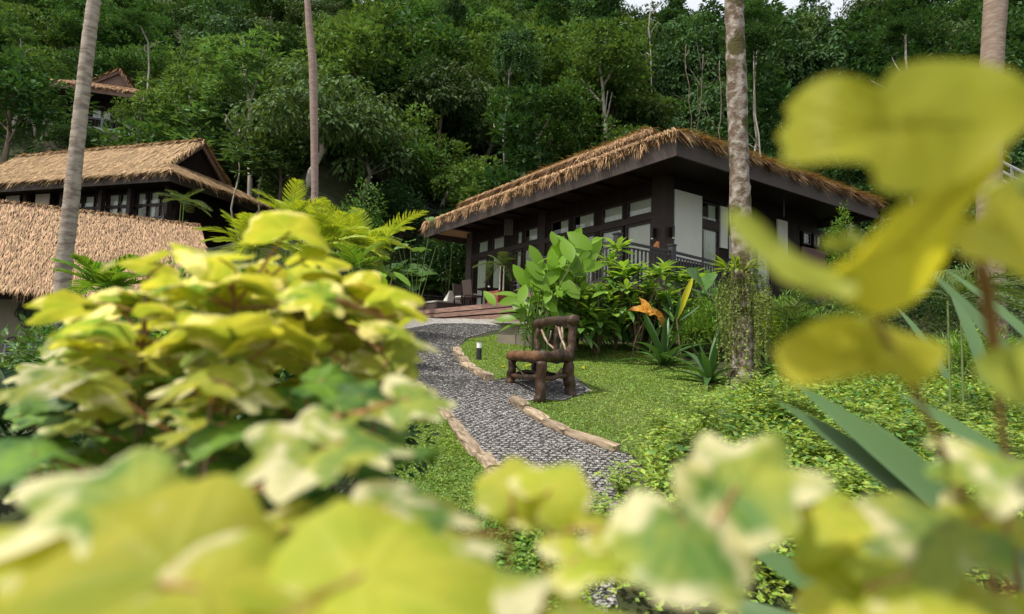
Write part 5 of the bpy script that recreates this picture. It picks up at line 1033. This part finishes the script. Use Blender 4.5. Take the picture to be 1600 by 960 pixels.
rgx = np.random.default_rng(91)
for i in range(11):
    x, y = 1120 + i * 44 + rgx.normal(0, 14), rgx.uniform(640, 860); sprig(G(x, y), 11, rgx.uniform(.4, .6), 'bright pinnate seedling above the ground cover', 340 + i, LL=.042, group='pinnate seedlings in the ground cover', spread=.26)

# ================================================================ JUNGLE HILLSIDE
def crownmesh(m, seed, R=3.0, H=3.2, lobes=62, per=150, LL=.26, W=.5, style='round'):
    rg = np.random.default_rng(seed); mb = MB(); c = rdir(lobes, -.6, 1, rg) * rg.uniform(.4, 1.12, (lobes, 1)) * np.array([R * .85, R * .85, H * .68])
    if style == 'umbrella': c[:, 2] = np.abs(c[:, 2]) * .5 + H * .1
    if style == 'column': c[:, :2] *= .55; c[:, 2] *= 1.7
    for ci in c:
        lr = R * rg.uniform(.1, .27); k = int(per * (lr / (R * .3)) ** 2); d = rdir(k, -.55, 1, rg); r = rg.uniform(.72, 1.06, k) + (rg.random(k) < .1) * rg.uniform(0, .35, k)
        LL_ = LL * 1.45; P = ci + d * (lr * r)[:, None] * np.array([1, 1, .75]) ; out = nrm(d + rdir(k, -.8, .8, rg) * .8)
        if style in ('droop', 'vine'): D = nrm(out * .7 + np.array([0, 0, -.8]))
        else: D = nrm(out + np.array([0, 0, -.15]))
        if style == 'tuft':      # leaves in whorls
            q = rg.integers(0, max(2, k // 7), k); P = P[q]; D = nrm(rdir(k, -.35, .5, rg))
        diamonds(mb, P, D, nrm(out * .5 + np.array([0, 0, 1])) + rg.normal(0, .3, (k, 3)), LL_ * rg.uniform(.6, 1.3, k), LL_ * W * rg.uniform(.7, 1.2, k))
        if style == 'vine':      # hanging strands
            for _ in range(2):
                a = ci + rdir(1, -.6, 0, rg)[0] * lr; Lh = rg.uniform(.6, 2.6); n = int(Lh * 26); P2 = a + np.c_[rg.normal(0, .07, (n, 2)), -rg.uniform(0, Lh, n)]; diamonds(mb, P2, nrm(np.c_[rg.normal(0, .6, (n, 2)), -np.ones(n)]), rdir(n, 0, 1, rg), LL * .8, LL * .4)
    return mb.mesh('crown', m)
def jm(name, c, **k): return mat(name, c, .62, .35, .02, trans=.25, obj=.3, spec=k.get('spec', .12))
J = [('dark round tree', jm('jungle_dark', (.036, .086, .024)), dict(style='round', LL=.24)),
     ('lime bushy tree', jm('jungle_lime', (.082, .15, .036)), dict(style='round', LL=.22)),
     ('pale large leaved tree', jm('jungle_pale', (.09, .175, .055), spec=.22), dict(style='tuft', LL=.34, per=120, W=.3)),
     ('vine draped tree', jm('jungle_vine', (.044, .098, .03)), dict(style='vine', LL=.24, R=2.6, H=4)),
     ('flat topped green tree', jm('jungle_mid', (.055, .122, .03)), dict(style='umbrella', LL=.22, R=3.4)),
     ('olive fine leaved tree', jm('jungle_olive', (.062, .108, .034)), dict(style='droop', LL=.2, per=170)),
     ('tall narrow tree', jm('jungle_deep', (.036, .09, .026)), dict(style='column', LL=.25, R=2.6, H=4))]
CM = [[crownmesh(m, 10 * i + s, **{**dict(R=3.0, H=3.2), **kw}) for s in range(2)] for i, (_, m, kw) in enumerate(J)]
def trunkmesh(seed, h=6.0, m=barkt):
    rg = np.random.default_rng(seed); mb = MB(); n = 9; t = np.linspace(0, 1, n)[:, None]; P = np.c_[np.cumsum(rg.normal(0, .12, (n, 2)), 0), t * h]; P -= P[0] * [1, 1, 0]; mb.tube(P, np.linspace(.17, .07, n), 7)
    for _ in range(5):
        i = rg.integers(4, n - 1); d = rdir(1, .4, .9, rg)[0]; b = P[i] + d * rg.uniform(1.2, 2.4); mb.tube(arc(P[i], b, side=rg.normal(0, .1)), np.linspace(.07, .02, 5), 5)
    return mb.mesh('trunk', m, True)
barkpale = mat('pale_bark', (.33, .3, .25), .85, 0, island=False, obj=.3, noise=(4, (.18, .16, .13), .7), streak=(1, 1, .3))
TM = [trunkmesh(1), trunkmesh(2), trunkmesh(3, m=barkpale), trunkmesh(4, m=barkpale)]
rg = np.random.default_rng(42)
def where(px, py, d):
    a = 'at hilltop' if d > 62 else 'high up' if d > 46 else 'mid slope' if d > 35 else 'low down'
    cols = [(60, 'at left edge'), (240, 'by the high villa'), (420, 'above the left villa roof'), (560, 'by slender palm'), (720, 'above the stair railing'), (900, 'left of villa ridge'), (1100, 'behind the villa ridge'), (1260, 'beside the lichened trunk'), (1440, 'above the upper right leaf'), (9999, 'near the right palm')]
    return a + ' ' + next(t for lim, t in cols if px < lim)
def jtree(x, y, kind, s, hz=1.0, label=None, tm=None, th=None):
    g = gnd(x, y); px, py, d = proj(g + (0, 0, 4)); t = thing('jungle_tree', g - (0, 0, .2), label or (('large ' if s > 1.45 else 'small ' if s < 1.1 else '') + J[kind][0] + ' ' + where(px, py, y).replace('the distant ', '').replace('the lichened', 'lichened').replace('fine leaved ', 'fine ')), 'tree', 'jungle trees on the hillside', rg.uniform(0, 6.28))
    t['sx'] = px; th = th if th is not None else rg.uniform(1.4, 3.4) * s
    link('trunk', TM[tm if tm is not None else rg.integers(4)], t, (0, 0, 0), None, (s * .9, s * .9, th * 1.15 / 6.0)); link('crown', CM[kind][rg.integers(2)], t, (0, 0, th), (0, 0, rg.uniform(0, 6.28)), (s, s, s * hz)); return t
pts = []
yy = 27.0
while yy < 112:
    step = 3.9 + (yy - 27) * .055; xx = -yy * .95
    while xx < yy * .95:
        x = xx + rg.normal(0, step * .22); y = yy + rg.normal(0, step * .25); xx += step * (1.05 if yy < 50 else 1.2); g = gnd(x, y)
        yh = np.interp(x, [-60, -11, -8.5, -6, 5, 14, 40], [19, 20, 25, 29, 30, 30, 24]); 
        if y < yh + 3: continue
        px, py, d = proj(g + (0, 0, 4)); px2, py2, _ = proj(g + (0, 0, 9))
        if px < -60 or px > 1660 or py2 > 420 or py < -90: continue
        if x < -14 and y < 48.5: continue                      # left villa and its view
        if px < 425 and y < 46: continue
        if -50 < x < -32 and 48 < y < 66 or (45 < px < 225 and y < 56 and py2 < 222): continue          # far villa
        if -8.5 < x < -4 and y < 33: continue               # stairs
        if 1.2 < x < 13 and y < 33.5 and False: continue
        if px > 1262 and px < 1342 and y > 48: continue     # gap of sky
        if 1010 < px < 1120 and py < 10 and y > 58: continue
        pts.append((x, y, px, py))
    yy += step * .8
n_t = len(pts)
for x, y, px, py in pts:
    if 300 < px < 470 and y < 52: kind = rg.choice([2, 2, 1, 4])
    elif 470 < px < 720: kind = rg.choice([1, 5, 0, 4, 1])
    elif 1030 < px < 1260: kind = rg.choice([3, 5, 3, 6])
    elif px > 1260: kind = rg.choice([5, 6, 3, 0])
    elif px < 250: kind = rg.choice([0, 0, 6, 4, 1])
    else: kind = rg.choice([0, 1, 2, 3, 4, 5, 6])
    jtree(x, y, int(kind), rg.uniform(.95, 1.45) * (1 if y < 45 else 1.3))
print('jungle trees', n_t)
# trees set by hand where the photograph has its landmarks
def jpx(px, py, d, kind, s, label, tm=None, hz=1.0):
    """crown centre at a pixel, trunk down to the slope"""
    p = at(px, py, d); g = gnd(p[0], p[1]); return jtree(p[0], p[1], kind, s, hz, label, tm, th=max(1.2, p[2] - g[2] - .3 * s))
jpx(405, 118, 46, 2, 1.5, 'large pale leaved tree with a domed crown above the left villa gable', 3); jpx(290, 150, 50, 1, 1.3, 'bright bushy tree directly above the left villa ridge', 2); jpx(15, 150, 50, 0, 1.9, 'massive dark round tree at the left picture edge', 0)
jpx(950, 100, 44, 1, 1.25, 'bright yellow green round tree above the main villa ridge', 3); jpx(850, 180, 38, 4, 1.1, 'mid green spreading tree left of the main villa ridge', 3); jpx(600, 90, 46, 1, 1.7, 'big domed lime tree in the middle of the slope', 2); jpx(690, 150, 42, 5, 1.3, 'olive tree right of the big domed lime tree', 1)
jpx(520, 170, 40, 0, 1.0, 'small dark tree just right of the slender palm trunk', 2); jpx(1250, 110, 40, 3, 1.3, 'vine draped tree right of the lichened trunk', 3); jpx(1440, 160, 36, 6, 1.3, 'dark tree behind the upper right leaf', 0); jpx(1330, 265, 25, 0, .55, 'glossy round bush peeking over the right eave of the main villa', 0)
jpx(150, 212, 50, 0, .35, 'dark small tree under the distant high villa railing', 0); jpx(120, 215, 47, 0, .7, 'dark bush below the distant high villa', 0); jpx(95, 188, 51.5, 4, .35, 'small feathery tree in front of the distant high villa railing', 0); jpx(225, 175, 50, 1, .9, 'bright tree right of the distant high villa', 2)
# bare pale trunks and lianas
def bare(px, y0, y1, d, lean, w_, label, seed, fork=False):
    rg = np.random.default_rng(seed); b = at(px, y0, d); t_ = at(px + lean, y1, d); g = gnd(b[0], b[1]); t = thing('bare_tree', g, label, 'tree', 'pale bare stems on the slope'); w_ *= .7; n = 12; s = np.linspace(0, 1, n)[:, None]; P = g + (t_ - g) * s; P[1:-1] += np.cumsum(rg.normal(0, .15, (n - 2, 3)), 0) * (.3 + .7 * np.sin(s[1:-1] * pi)); P -= g
    MB().tube(P, np.linspace(w_, w_ * .45, n), 7).build('trunk', barkt if 'liana' in label else barkpale, t, smooth_=True)
    for _ in range(5 if fork else 2):
        i = rg.integers(6, n - 1); e = P[i] + nrm(rdir(1, .6, .95, rg)[0]) * rg.uniform(1, 2.5); MB().tube(arc(P[i], e, side=rg.normal(0, .15)), np.linspace(w_ * .5, w_ * .12, 5), 5).build('limb', barkt if 'liana' in label else barkpale, t, smooth_=True)
for i, a in enumerate(((797, 195, 85, 36, 6, .13, 'pale forked stem standing left of the villa ridge'), (398, 270, 200, 34, 22, .11, 'leaning pale stem right of the left villa gable'), (382, 265, 190, 35, -6, .1, 'straight pale stem right of the left villa gable'), (1075, 200, 85, 40, 24, .08, 'tangled pale liana stem above the villa corner'), (1094, 190, 70, 41, -22, .07, 'crossing pale liana above the villa corner'), (1112, 200, 95, 39, 12, .06, 'thin pale liana left of the lichened trunk'), (1178, 235, 30, 36, 5, .13, 'pale stem close to the right of the lichened trunk'), (1186, 240, 80, 34, -8, .1, 'curving pale stem right of the lichened trunk'), (222, 110, 40, 55, -3, .18, 'tall pale trunk right of the distant high villa'), (62, 150, 60, 60, -30, .2, 'leaning dark trunk left of the distant high villa'), (1417, 130, 55, 34, -2, .17, 'pale straight trunk above the upper right leaf'), (705, 80, 20, 50, 2, .12, 'short pale trunk high in the middle of the slope'), (1010, 60, 0, 52, 8, .12, 'bare twig tree against the sky gap'), (540, 120, 60, 48, 3, .12, 'pale trunk between the lime trees'))):
    bare(*a, seed=500 + i, fork=i in (0, 3, 4, 12))
for o in [o for o in C.objects if o.name.startswith('bare_tree')]:
    if 'liana' in o['label'] or 'twig' in o['label'] or 'gable' in o['label']: continue
    tr = [c for c in o.children if c.name.startswith('trunk')][0]; tip = tr.data.vertices[len(tr.data.vertices) - 1].co; i = int(rg.integers(0, 7)); s = rg.uniform(.45, .7)
    link('crown', CM[i][0], o, (tip[0], tip[1], tip[2] + .2), (0, 0, rg.uniform(0, 6)), (s, s, s * .9)); o['label'] = o['label'].replace('bare ', '')
# undergrowth over the slope: nobody could count it
n = 150000; x = rg.uniform(-1, 1, n); y = 21 + 52 * rg.random(n) ** 1.3; x = x * y * .95; z = zg(x, y); yh = np.interp(x, [-60, -11, -8.5, -6, 5, 14, 40], [19, 20, 25, 29, 30, 30, 24])
k = (y > yh + .5) & ~((x < -9) & (y < 47) & (y > 23)) & ~((x > -8.3) & (x < -3.5) & (y > 27) & (y < 31.5)); x, y, z = x[k], y[k], z[k]; cl = .5 + .5 * np.sin(x * 1.1 + np.sin(y)) * np.sin(y * .9 + np.sin(x * .7)); h = rg.random(len(x)) ** .7 * (.3 + 1.9 * cl) * np.where((x < -9) & (y < 47), .15, 1)
mb = MB(); diamonds(mb, np.c_[x, y, z + h], rdir(len(x), -.6, .4, rg), np.tile([0, -.3, 1.], (len(x), 1)) + rg.normal(0, .4, (len(x), 3)), rg.uniform(.15, .36, len(x)), rg.uniform(.08, .2, len(x)))
tag(mb.build('jungle_undergrowth', mat('undergrowth', (.035, .08, .02), .55, .45, .03, trans=.2)), 'dense dark undergrowth covering the hillside between the jungle trees', 'undergrowth', kind='stuff')

# ================================================================ NEAR VARIEGATED SHRUBS
def bigleaf(seed, nseg=60, nr=9, rnd=False):
    rg = np.random.default_rng(seed); a = np.linspace(-pi, pi, nseg, endpoint=False); ab = np.degrees(np.abs(a)); j = rg.normal(0, .06, 9)
    r = np.interp(ab, [0, 14, 27, 48, 66, 84, 108, 135, 160, 172, 180], [1.08, .86, .6 + j[0], .98 + j[1], .78, .55 + j[2], .8 + j[3], .6, .52, .36, .08]) * .56
    if rnd: r = r * .35 + .65 * .56 * np.interp(ab, [0, 40, 90, 140, 165, 180], [.95, .92, .85, .7, .55, .12])
    r = r * (1 + .05 * np.abs(np.sin(a * 8.5 + rg.uniform(0, 3))) + rg.normal(0, .022, nseg)) * (1 + .1 * np.sin(a + rg.uniform(0, 6))); V = [[0, 0, 0]]; uv = [[0, 0]]
    veins = np.radians([0, 48, -48, 105, -105]); ph = rg.uniform(0, 6.28, 3)
    for i in range(1, nr + 1):
        f = i / nr
        for k in range(nseg):
            x, y = r[k] * f * sin(a[k]), r[k] * f * cos(a[k]); dv = np.min(np.abs((a[k] - veins + pi) % (2 * pi) - pi)) * f * .9
            z = .16 * f * f * sin(2 * a[k] + ph[0]) * .7 + .035 * f * f * .5 * sin(5 * a[k] + ph[1]) - .22 * f * f * (abs(x) + .5 * max(y, 0)) + .03 * min(1, dv * 3) * f - .02
            V.append([x, y, z]); uv.append([min(1, dv * 4), f])
    F = [[0, 1 + (k + 1) % nseg, 1 + k] for k in range(nseg)]; Q = []
    for i in range(nr - 1):
        b = 1 + i * nseg; Q += [[b + k, b + (k + 1) % nseg, b + nseg + (k + 1) % nseg, b + nseg + k] for k in range(nseg)]
    mb = MB(); mb.add(V, F, 0, uv); mb.more(Q); return mb
BL = {m.name: [bigleaf(s, rnd=m in (v_glow, v_sun) and s > 0 or s == 3).mesh('leaf', m, True, True) for s in range(4)] for m in (v_lime, v_cream, v_green, v_glow, v_sun)}
MC = {'L': 'lime_variegated_leaf', 'C': 'cream_variegated_leaf', 'D': 'green_variegated_leaf', 'G': 'plain_lime_leaf', 'Y': 'sunlit_lime_leaf'}
def shrub(root, label, leaves, seed, nst=9, extra=None):
    """leaves: (px, py, size px, distance, tip direction deg, facing, kind); facing < 0 shows the underside"""
    rg = np.random.default_rng(seed); t = thing('variegated_shrub', root, label, 'shrub', 'near variegated shrubs'); bases = []
    for L_ in leaves:
        if seed == 1 and L_[1] < 545: L_ = (*L_[:5], -L_[5] * .9, L_[6])
        px, py, s_, d, ang, c, kd = L_[:7]; s_ = s_ * (1.18 if seed == 1 else 1.08); p = atd(px, py, d); T = CR * cos(radians(ang)) + CU * sin(radians(ang)); vd = nrm(EYE - p); c_ = abs(c) if seed != 1 else abs(c) * .8; up = np.array([0, 0, 1.0])
        up = nrm(up - vd * (up @ vd)); n = nrm((vd * c_ if c > 0 else -vd * c_) + up * math.sqrt(max(0, 1 - c_ * c_)) + rg.normal(0, .1, 3)); dd = T - n * (T @ n); dd = nrm(dd) if np.linalg.norm(dd) > .2 else nrm(CR - n * (CR @ n))
        if len(L_) > 7: rr_ = radians(L_[7]); dd = nrm(T - vd * (T @ vd)); sd_ = np.cross(vd, dd); n = (vd * cos(rr_) + sd_ * sin(rr_)) * (1 if c > 0 else -1)
        sz = s_ * d / FPX * 1.0; b = p - dd * sz * .12; link('leaf', BL[MC[kd]][rg.integers(4)], t, b - root, leafrot(dd, n), sz); bases.append((b - root, dd, sz))
    B_ = np.array([b for b, _, _ in bases]); idx = rg.permutation(len(B_))[:nst + (14 if seed == 1 else 0)]; ps = []; st_ = []
    for i in idx:
        tip = B_[i] - np.array([0, 0, .03]); a = np.array([rg.normal(0, .05), rg.normal(0, .05), 0]); P = np.stack([a, a * .6 + tip * (.5, .5, .25), tip * (.82, .82, .52) + a * .3, tip * (.96, .96, .8), tip]); ps.append(P); st_.append(P)
    S = np.concatenate([np.stack([np.interp(np.linspace(0, 4, 24), range(5), P[:, i]) for i in range(3)], 1) for P in st_])
    stems(ps, stemr if seed > 1 else stemb, t, *((.003, .0015) if seed > 1 else (.0055, .0025)), 7); pet = []
    for b, dd, sz in bases:
        w_ = np.linalg.norm((S - b) * (1, 1, 1), axis=1) + np.where(S[:, 2] > b[2] - .01, .4, 0); q = S[np.argmin(w_)]; 
        lim_ = .16
        if np.linalg.norm(q - b) > lim_: q = b + (q - b) * lim_ / np.linalg.norm(q - b) + np.array([0, 0, -.05])
        pet.append(np.array([b, b - dd * sz * .18 + (q - b) * .15, b * .4 + q * .6 - dd * sz * .05, q]))
    for P in pet: stems([P], stemr, t, *((.0012, .0018) if seed > 1 else (.002, .003)), 5, name='leaf_stalk')
    return t
rg = np.random.default_rng(3)
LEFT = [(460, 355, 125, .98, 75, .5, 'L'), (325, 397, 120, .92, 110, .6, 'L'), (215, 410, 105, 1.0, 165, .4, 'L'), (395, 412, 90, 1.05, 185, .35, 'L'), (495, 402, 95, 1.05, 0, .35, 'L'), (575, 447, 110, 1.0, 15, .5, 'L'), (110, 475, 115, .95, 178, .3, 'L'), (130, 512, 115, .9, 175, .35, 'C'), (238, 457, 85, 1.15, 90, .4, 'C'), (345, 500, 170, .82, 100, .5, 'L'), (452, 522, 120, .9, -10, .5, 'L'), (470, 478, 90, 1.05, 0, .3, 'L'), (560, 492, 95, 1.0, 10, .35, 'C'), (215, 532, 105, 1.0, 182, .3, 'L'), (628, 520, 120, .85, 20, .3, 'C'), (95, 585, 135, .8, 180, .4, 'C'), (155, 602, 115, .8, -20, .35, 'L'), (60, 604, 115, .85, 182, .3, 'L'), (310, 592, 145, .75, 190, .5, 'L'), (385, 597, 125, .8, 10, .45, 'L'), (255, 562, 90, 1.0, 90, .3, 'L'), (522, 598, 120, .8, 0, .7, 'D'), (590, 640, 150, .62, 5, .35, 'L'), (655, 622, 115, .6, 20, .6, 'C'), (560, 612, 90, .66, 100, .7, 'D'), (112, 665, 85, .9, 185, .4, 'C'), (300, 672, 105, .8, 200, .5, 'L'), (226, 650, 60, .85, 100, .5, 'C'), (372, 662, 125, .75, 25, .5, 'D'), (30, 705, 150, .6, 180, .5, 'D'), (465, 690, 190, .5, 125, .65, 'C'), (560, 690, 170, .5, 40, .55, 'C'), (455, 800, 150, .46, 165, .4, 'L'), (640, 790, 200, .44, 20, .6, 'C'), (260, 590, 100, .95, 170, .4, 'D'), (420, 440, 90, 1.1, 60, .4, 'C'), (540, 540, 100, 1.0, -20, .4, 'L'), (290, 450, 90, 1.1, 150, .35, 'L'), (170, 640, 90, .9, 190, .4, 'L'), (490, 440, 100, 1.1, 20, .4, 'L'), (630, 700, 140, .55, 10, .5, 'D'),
        (370, 455, 110, 1.0, 45, .4, 'L'), (300, 535, 110, .95, 200, .35, 'L'), (400, 545, 110, .95, 0, .35, 'L'), (180, 470, 95, 1.1, 160, .3, 'C'), (500, 505, 100, 1.0, 30, .35, 'L'), (150, 555, 105, .95, 175, .3, 'L'), (600, 470, 80, 1.1, 10, .3, 'C'), (250, 500, 100, 1.05, 130, .4, 'L'), (470, 625, 110, .85, -10, .4, 'D')]
for _ in range(125):
    x, y = rg.uniform(60, 620), rg.uniform(430, 640) if rg.random() < .4 else rg.uniform(600, 940)
    if x > 560 and y < 600 or (x < 200 and y < 480): continue
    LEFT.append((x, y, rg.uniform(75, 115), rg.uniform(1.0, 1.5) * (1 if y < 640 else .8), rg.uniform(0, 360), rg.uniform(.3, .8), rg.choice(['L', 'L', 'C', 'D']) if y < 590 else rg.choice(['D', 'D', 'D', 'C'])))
for _ in range(60):
    x, y = rg.uniform(90, 620), rg.uniform(425, 640)
    if x < 220 and y < 490: continue
    LEFT.append((x, y, rg.uniform(80, 115), rg.uniform(.85, 1.2), rg.uniform(0, 360), rg.uniform(.3, .6), rg.choice(['L', 'L', 'L', 'C'])))
shrub(gnd(-.5, 1.15), 'large lime and cream variegated shrub filling the left foreground', LEFT, 1, 16)
LOW = [(240, 850, 400, .32, 110, .65, 'Y'), (60, 850, 260, .34, 180, .5, 'Y'), (180, 765, 300, .37, 130, .5, 'C'), (620, 880, 400, .31, 60, .6, 'Y'), (700, 840, 220, .4, 20, .5, 'C'), (350, 930, 320, .29, -40, .6, 'Y'), (760, 900, 260, .34, 20, .6, 'C'), (520, 945, 300, .29, -90, .5, 'Y'), (800, 757, 115, .45, 95, .9, 'Y'), (868, 755, 130, .43, 60, .85, 'Y'), (820, 800, 90, .45, -60, .6, 'Y'), (90, 950, 260, .3, 200, .5, 'Y'), (430, 850, 180, .42, 100, .6, 'C'), (930, 870, 190, .37, 10, .5, 'Y'), (960, 830, 130, .4, 80, .5, 'Y'), (930, 955, 200, .33, -20, .5, 'C')]
shrub(gnd(-.12, .42), 'blurred lime leaves of the shrub along the bottom edge', LOW, 2, 8)
RLOW = [(1090, 850, 250, .35, -75, .85, 'C'), (1165, 735, 240, .38, 70, .75, 'C'), (1290, 790, 170, .42, 150, .5, 'Y'), (1320, 850, 170, .42, 200, .45, 'Y'), (1440, 830, 230, .37, 150, .55, 'C'), (1460, 900, 250, .35, -30, .6, 'Y'), (1545, 715, 200, .4, 175, .4, 'C'), (1590, 930, 200, .36, 0, .5, 'Y'), (1230, 760, 90, .44, 30, .7, 'D'), (1350, 960, 200, .35, -90, .5, 'Y'), (1560, 800, 150, .42, 40, .4, 'Y')]
shrub(gnd(.32, .45), 'cream blotched leaves of the shrub at the lower right', RLOW, 3, 6)
# the big leaves overhead: broad lobed blades with their own outlines, tilted and folded, about 30 cm from the eye
def cr_(p): return (1094 + .634 * p[0], 47 + .634 * p[1])
UR = [('G', .29, (600, 330), .16, [(230, 165), (280, 125), (330, 108), (400, 120), (445, 142), (470, 95), (520, 78), (560, 72), (680, 75), (760, 95), (810, 130), (880, 165), (860, 225), (800, 245), (740, 300), (660, 372), (600, 395), (560, 402), (500, 410), (430, 388), (425, 340), (400, 325), (330, 322), (240, 335), (195, 322), (210, 290), (185, 265), (225, 215), (205, 200)]),
      ('G', .30, (430, 695), -.2, [(300, 610), (330, 585), (380, 560), (430, 500), (480, 440), (560, 402), (680, 335), (745, 295), (752, 330), (700, 390), (640, 470), (610, 560), (560, 640), (500, 690), (430, 710), (360, 672), (305, 645)]),
      ('C', .31, (370, 640), .25, [(62, 455), (90, 440), (120, 450), (150, 470), (220, 540), (300, 590), (400, 612), (380, 660), (300, 655), (200, 620), (140, 560), (80, 500)]),
      ('G', .33, (430, 725), .2, [(180, 790), (205, 760), (240, 740), (300, 712), (350, 700), (430, 712), (500, 745), (600, 770), (614, 800), (570, 862), (520, 882), (480, 852), (420, 850), (330, 862), (240, 880), (200, 850)]),
      ('G', .33, (640, 500), .15, [(610, 490), (640, 470), (690, 465), (700, 420), (740, 385), (800, 350), (890, 360), (900, 480), (890, 640), (800, 612), (720, 575), (640, 560)]),
      ('L', .36, (880, 850), .2, [(668, 822), (700, 795), (740, 780), (800, 770), (890, 750), (900, 860), (890, 940), (780, 926), (720, 890), (690, 860)]),
      ('C', .36, (400, 520), .1, [(290, 532), (310, 512), (340, 503), (390, 498), (405, 520), (395, 540), (340, 546)]),
      ('C', .35, (860, 560), .1, [(680, 405), (720, 375), (790, 352), (850, 350), (860, 420), (790, 430), (720, 450)])]
ur0 = gnd(1.0, .62); ur = thing('variegated_shrub', ur0, 'huge blurred yellow green leaves seen from below at the upper right', 'shrub', 'near variegated shrubs'); rg = np.random.default_rng(8)
for kd, d, pet, tilt, out in UR:
    O2 = np.array([cr_(p) for p in out]); n0 = len(O2); T_ = np.linspace(0, n0, n0 * 4, endpoint=False); Oc = np.vstack([O2, O2[:1]]); O2 = np.stack([np.interp(T_, range(n0 + 1), Oc[:, i]) for i in (0, 1)], 1); O2 = .25 * np.roll(O2, 1, 0) + .5 * O2 + .25 * np.roll(O2, -1, 0)
    c = O2.mean(0); pc = np.array(cr_(pet)); k = len(O2); nr = 9; V = []; uv = []
    for i in range(nr + 1):
        f = i / nr
        for p in (O2 if i else [c]):
            q = c + (p - c) * f; dd = d * (1 + tilt * (c[1] - q[1]) / 250 + .05 * sin((q[0] - c[0]) / 45) * f + .09 * abs(q[0] - pc[0]) / 260 + rg.normal(0, .0015)); V.append(atd(q[0], q[1], dd) - ur0); a_ = math.atan2(q[1] - pc[1], q[0] - pc[0]); uv.append([min(1, abs(sin(a_ * 3.5)) * 1.6 + .1), f])
    mb = MB(); mb.add(V, [[0, 1 + (j + 1) % k, 1 + j] for j in range(k)], 0, uv); mb.more([[1 + i * k + j, 1 + i * k + (j + 1) % k, 1 + (i + 1) * k + (j + 1) % k, 1 + (i + 1) * k + j] for i in range(nr - 1) for j in range(k)])
    mb.build('leaf', bpy.data.materials[MC[kd]], ur, smooth_=True, uv=True)
for pts in ([(1365, 495, .33), (1420, 590, .36), (1490, 740, .42), (1580, 980, .5)], [(1478, 258, .30), (1500, 330, .34), (1530, 420, .38), (1560, 620, .44), (1600, 980, .52)], [(1368, 500, .31), (1385, 530, .34), (1430, 610, .37)], [(1520, 370, .34), (1545, 440, .38), (1560, 560, .42)]):
    stems([np.array([atd(*p) - ur0 for p in pts])], stemr, ur, .0016, .0026, 7)
stems([np.array([atd(1590, 980, .51) - ur0, (atd(1590, 980, .51) - ur0) * (.9, .9, .5), (0, 0, 0)])], stemb, ur, .004, .006, 7)
# long grey green blades, lower right
bl0 = atd(1640, 1010, 1.3); bg_ = gnd(bl0[0], bl0[1]); t = thing('blade_leaf_plant', bg_, 'long stiff grey green blades crossing the lower right corner', 'plant')
for x0, y0, x1, y1, d, w_ in ((1600, 900, 1285, 580, 1.25, 1.0), (1480, 820, 1240, 610, 1.3, .9), (1620, 760, 1425, 600, 1.2, 1.0), (1620, 620, 1478, 405, 1.35, .9), (1640, 560, 1500, 408, 1.5, .9), (1400, 1000, 1165, 830, 1.15, 1.0), (1300, 1000, 1110, 920, 1.1, .9), (1560, 860, 1380, 640, 1.5, .8), (1460, 560, 1410, 470, 2.6, .8), (1530, 560, 1500, 450, 2.3, 1.1)):
    a, b = atd(x0, y0, d), atd(x1, y1, d * 1.08); l = np.linalg.norm(b - a) * 1.15; a2 = b - nrm(b - a) * l * 1.15; o = link('leaf', LS, t, a2 - bg_, leafrot(b - a2, nrm(np.array([.3, -.8, .6]))), (np.linalg.norm(b - a2) * w_ * 2.1, np.linalg.norm(b - a2) * 1.03, l))
by = {}
for o in C.objects:
    if o.parent is None and 'label' in o: by.setdefault(o['label'], []).append(o)
NUM = ['', 'one', 'two', 'three', 'four', 'five', 'six', 'seven', 'eight', 'nine', 'ten', 'eleven', 'twelve']
for lb, os_ in by.items():
    if len(os_) > 1:
        os_.sort(key=lambda o: proj(np.array(o.location))[0]); k = len(os_)
        for i, o in enumerate(os_):
            pos = 'leftmost' if i == 0 else 'rightmost' if i == k - 1 else ['', 'second', 'third', 'fourth', 'fifth', 'sixth', 'seventh', 'eighth', 'ninth', 'tenth', 'eleventh'][min(i, 10)] + ' from left'
            o['label'] = lb + ', ' + pos + ' of ' + NUM[min(k, 12)]
for o in C.objects:
    if 'sx' in o: del o['sx']
def check():
    print('objects', len(bpy.data.objects), 'tris', sum(sum(1 for _ in ()) for _ in ()) )
    tot = 0
    for me in bpy.data.meshes: tot += len(me.loops) - 2 * len(me.polygons)
    print('triangles in meshes', tot)
check()
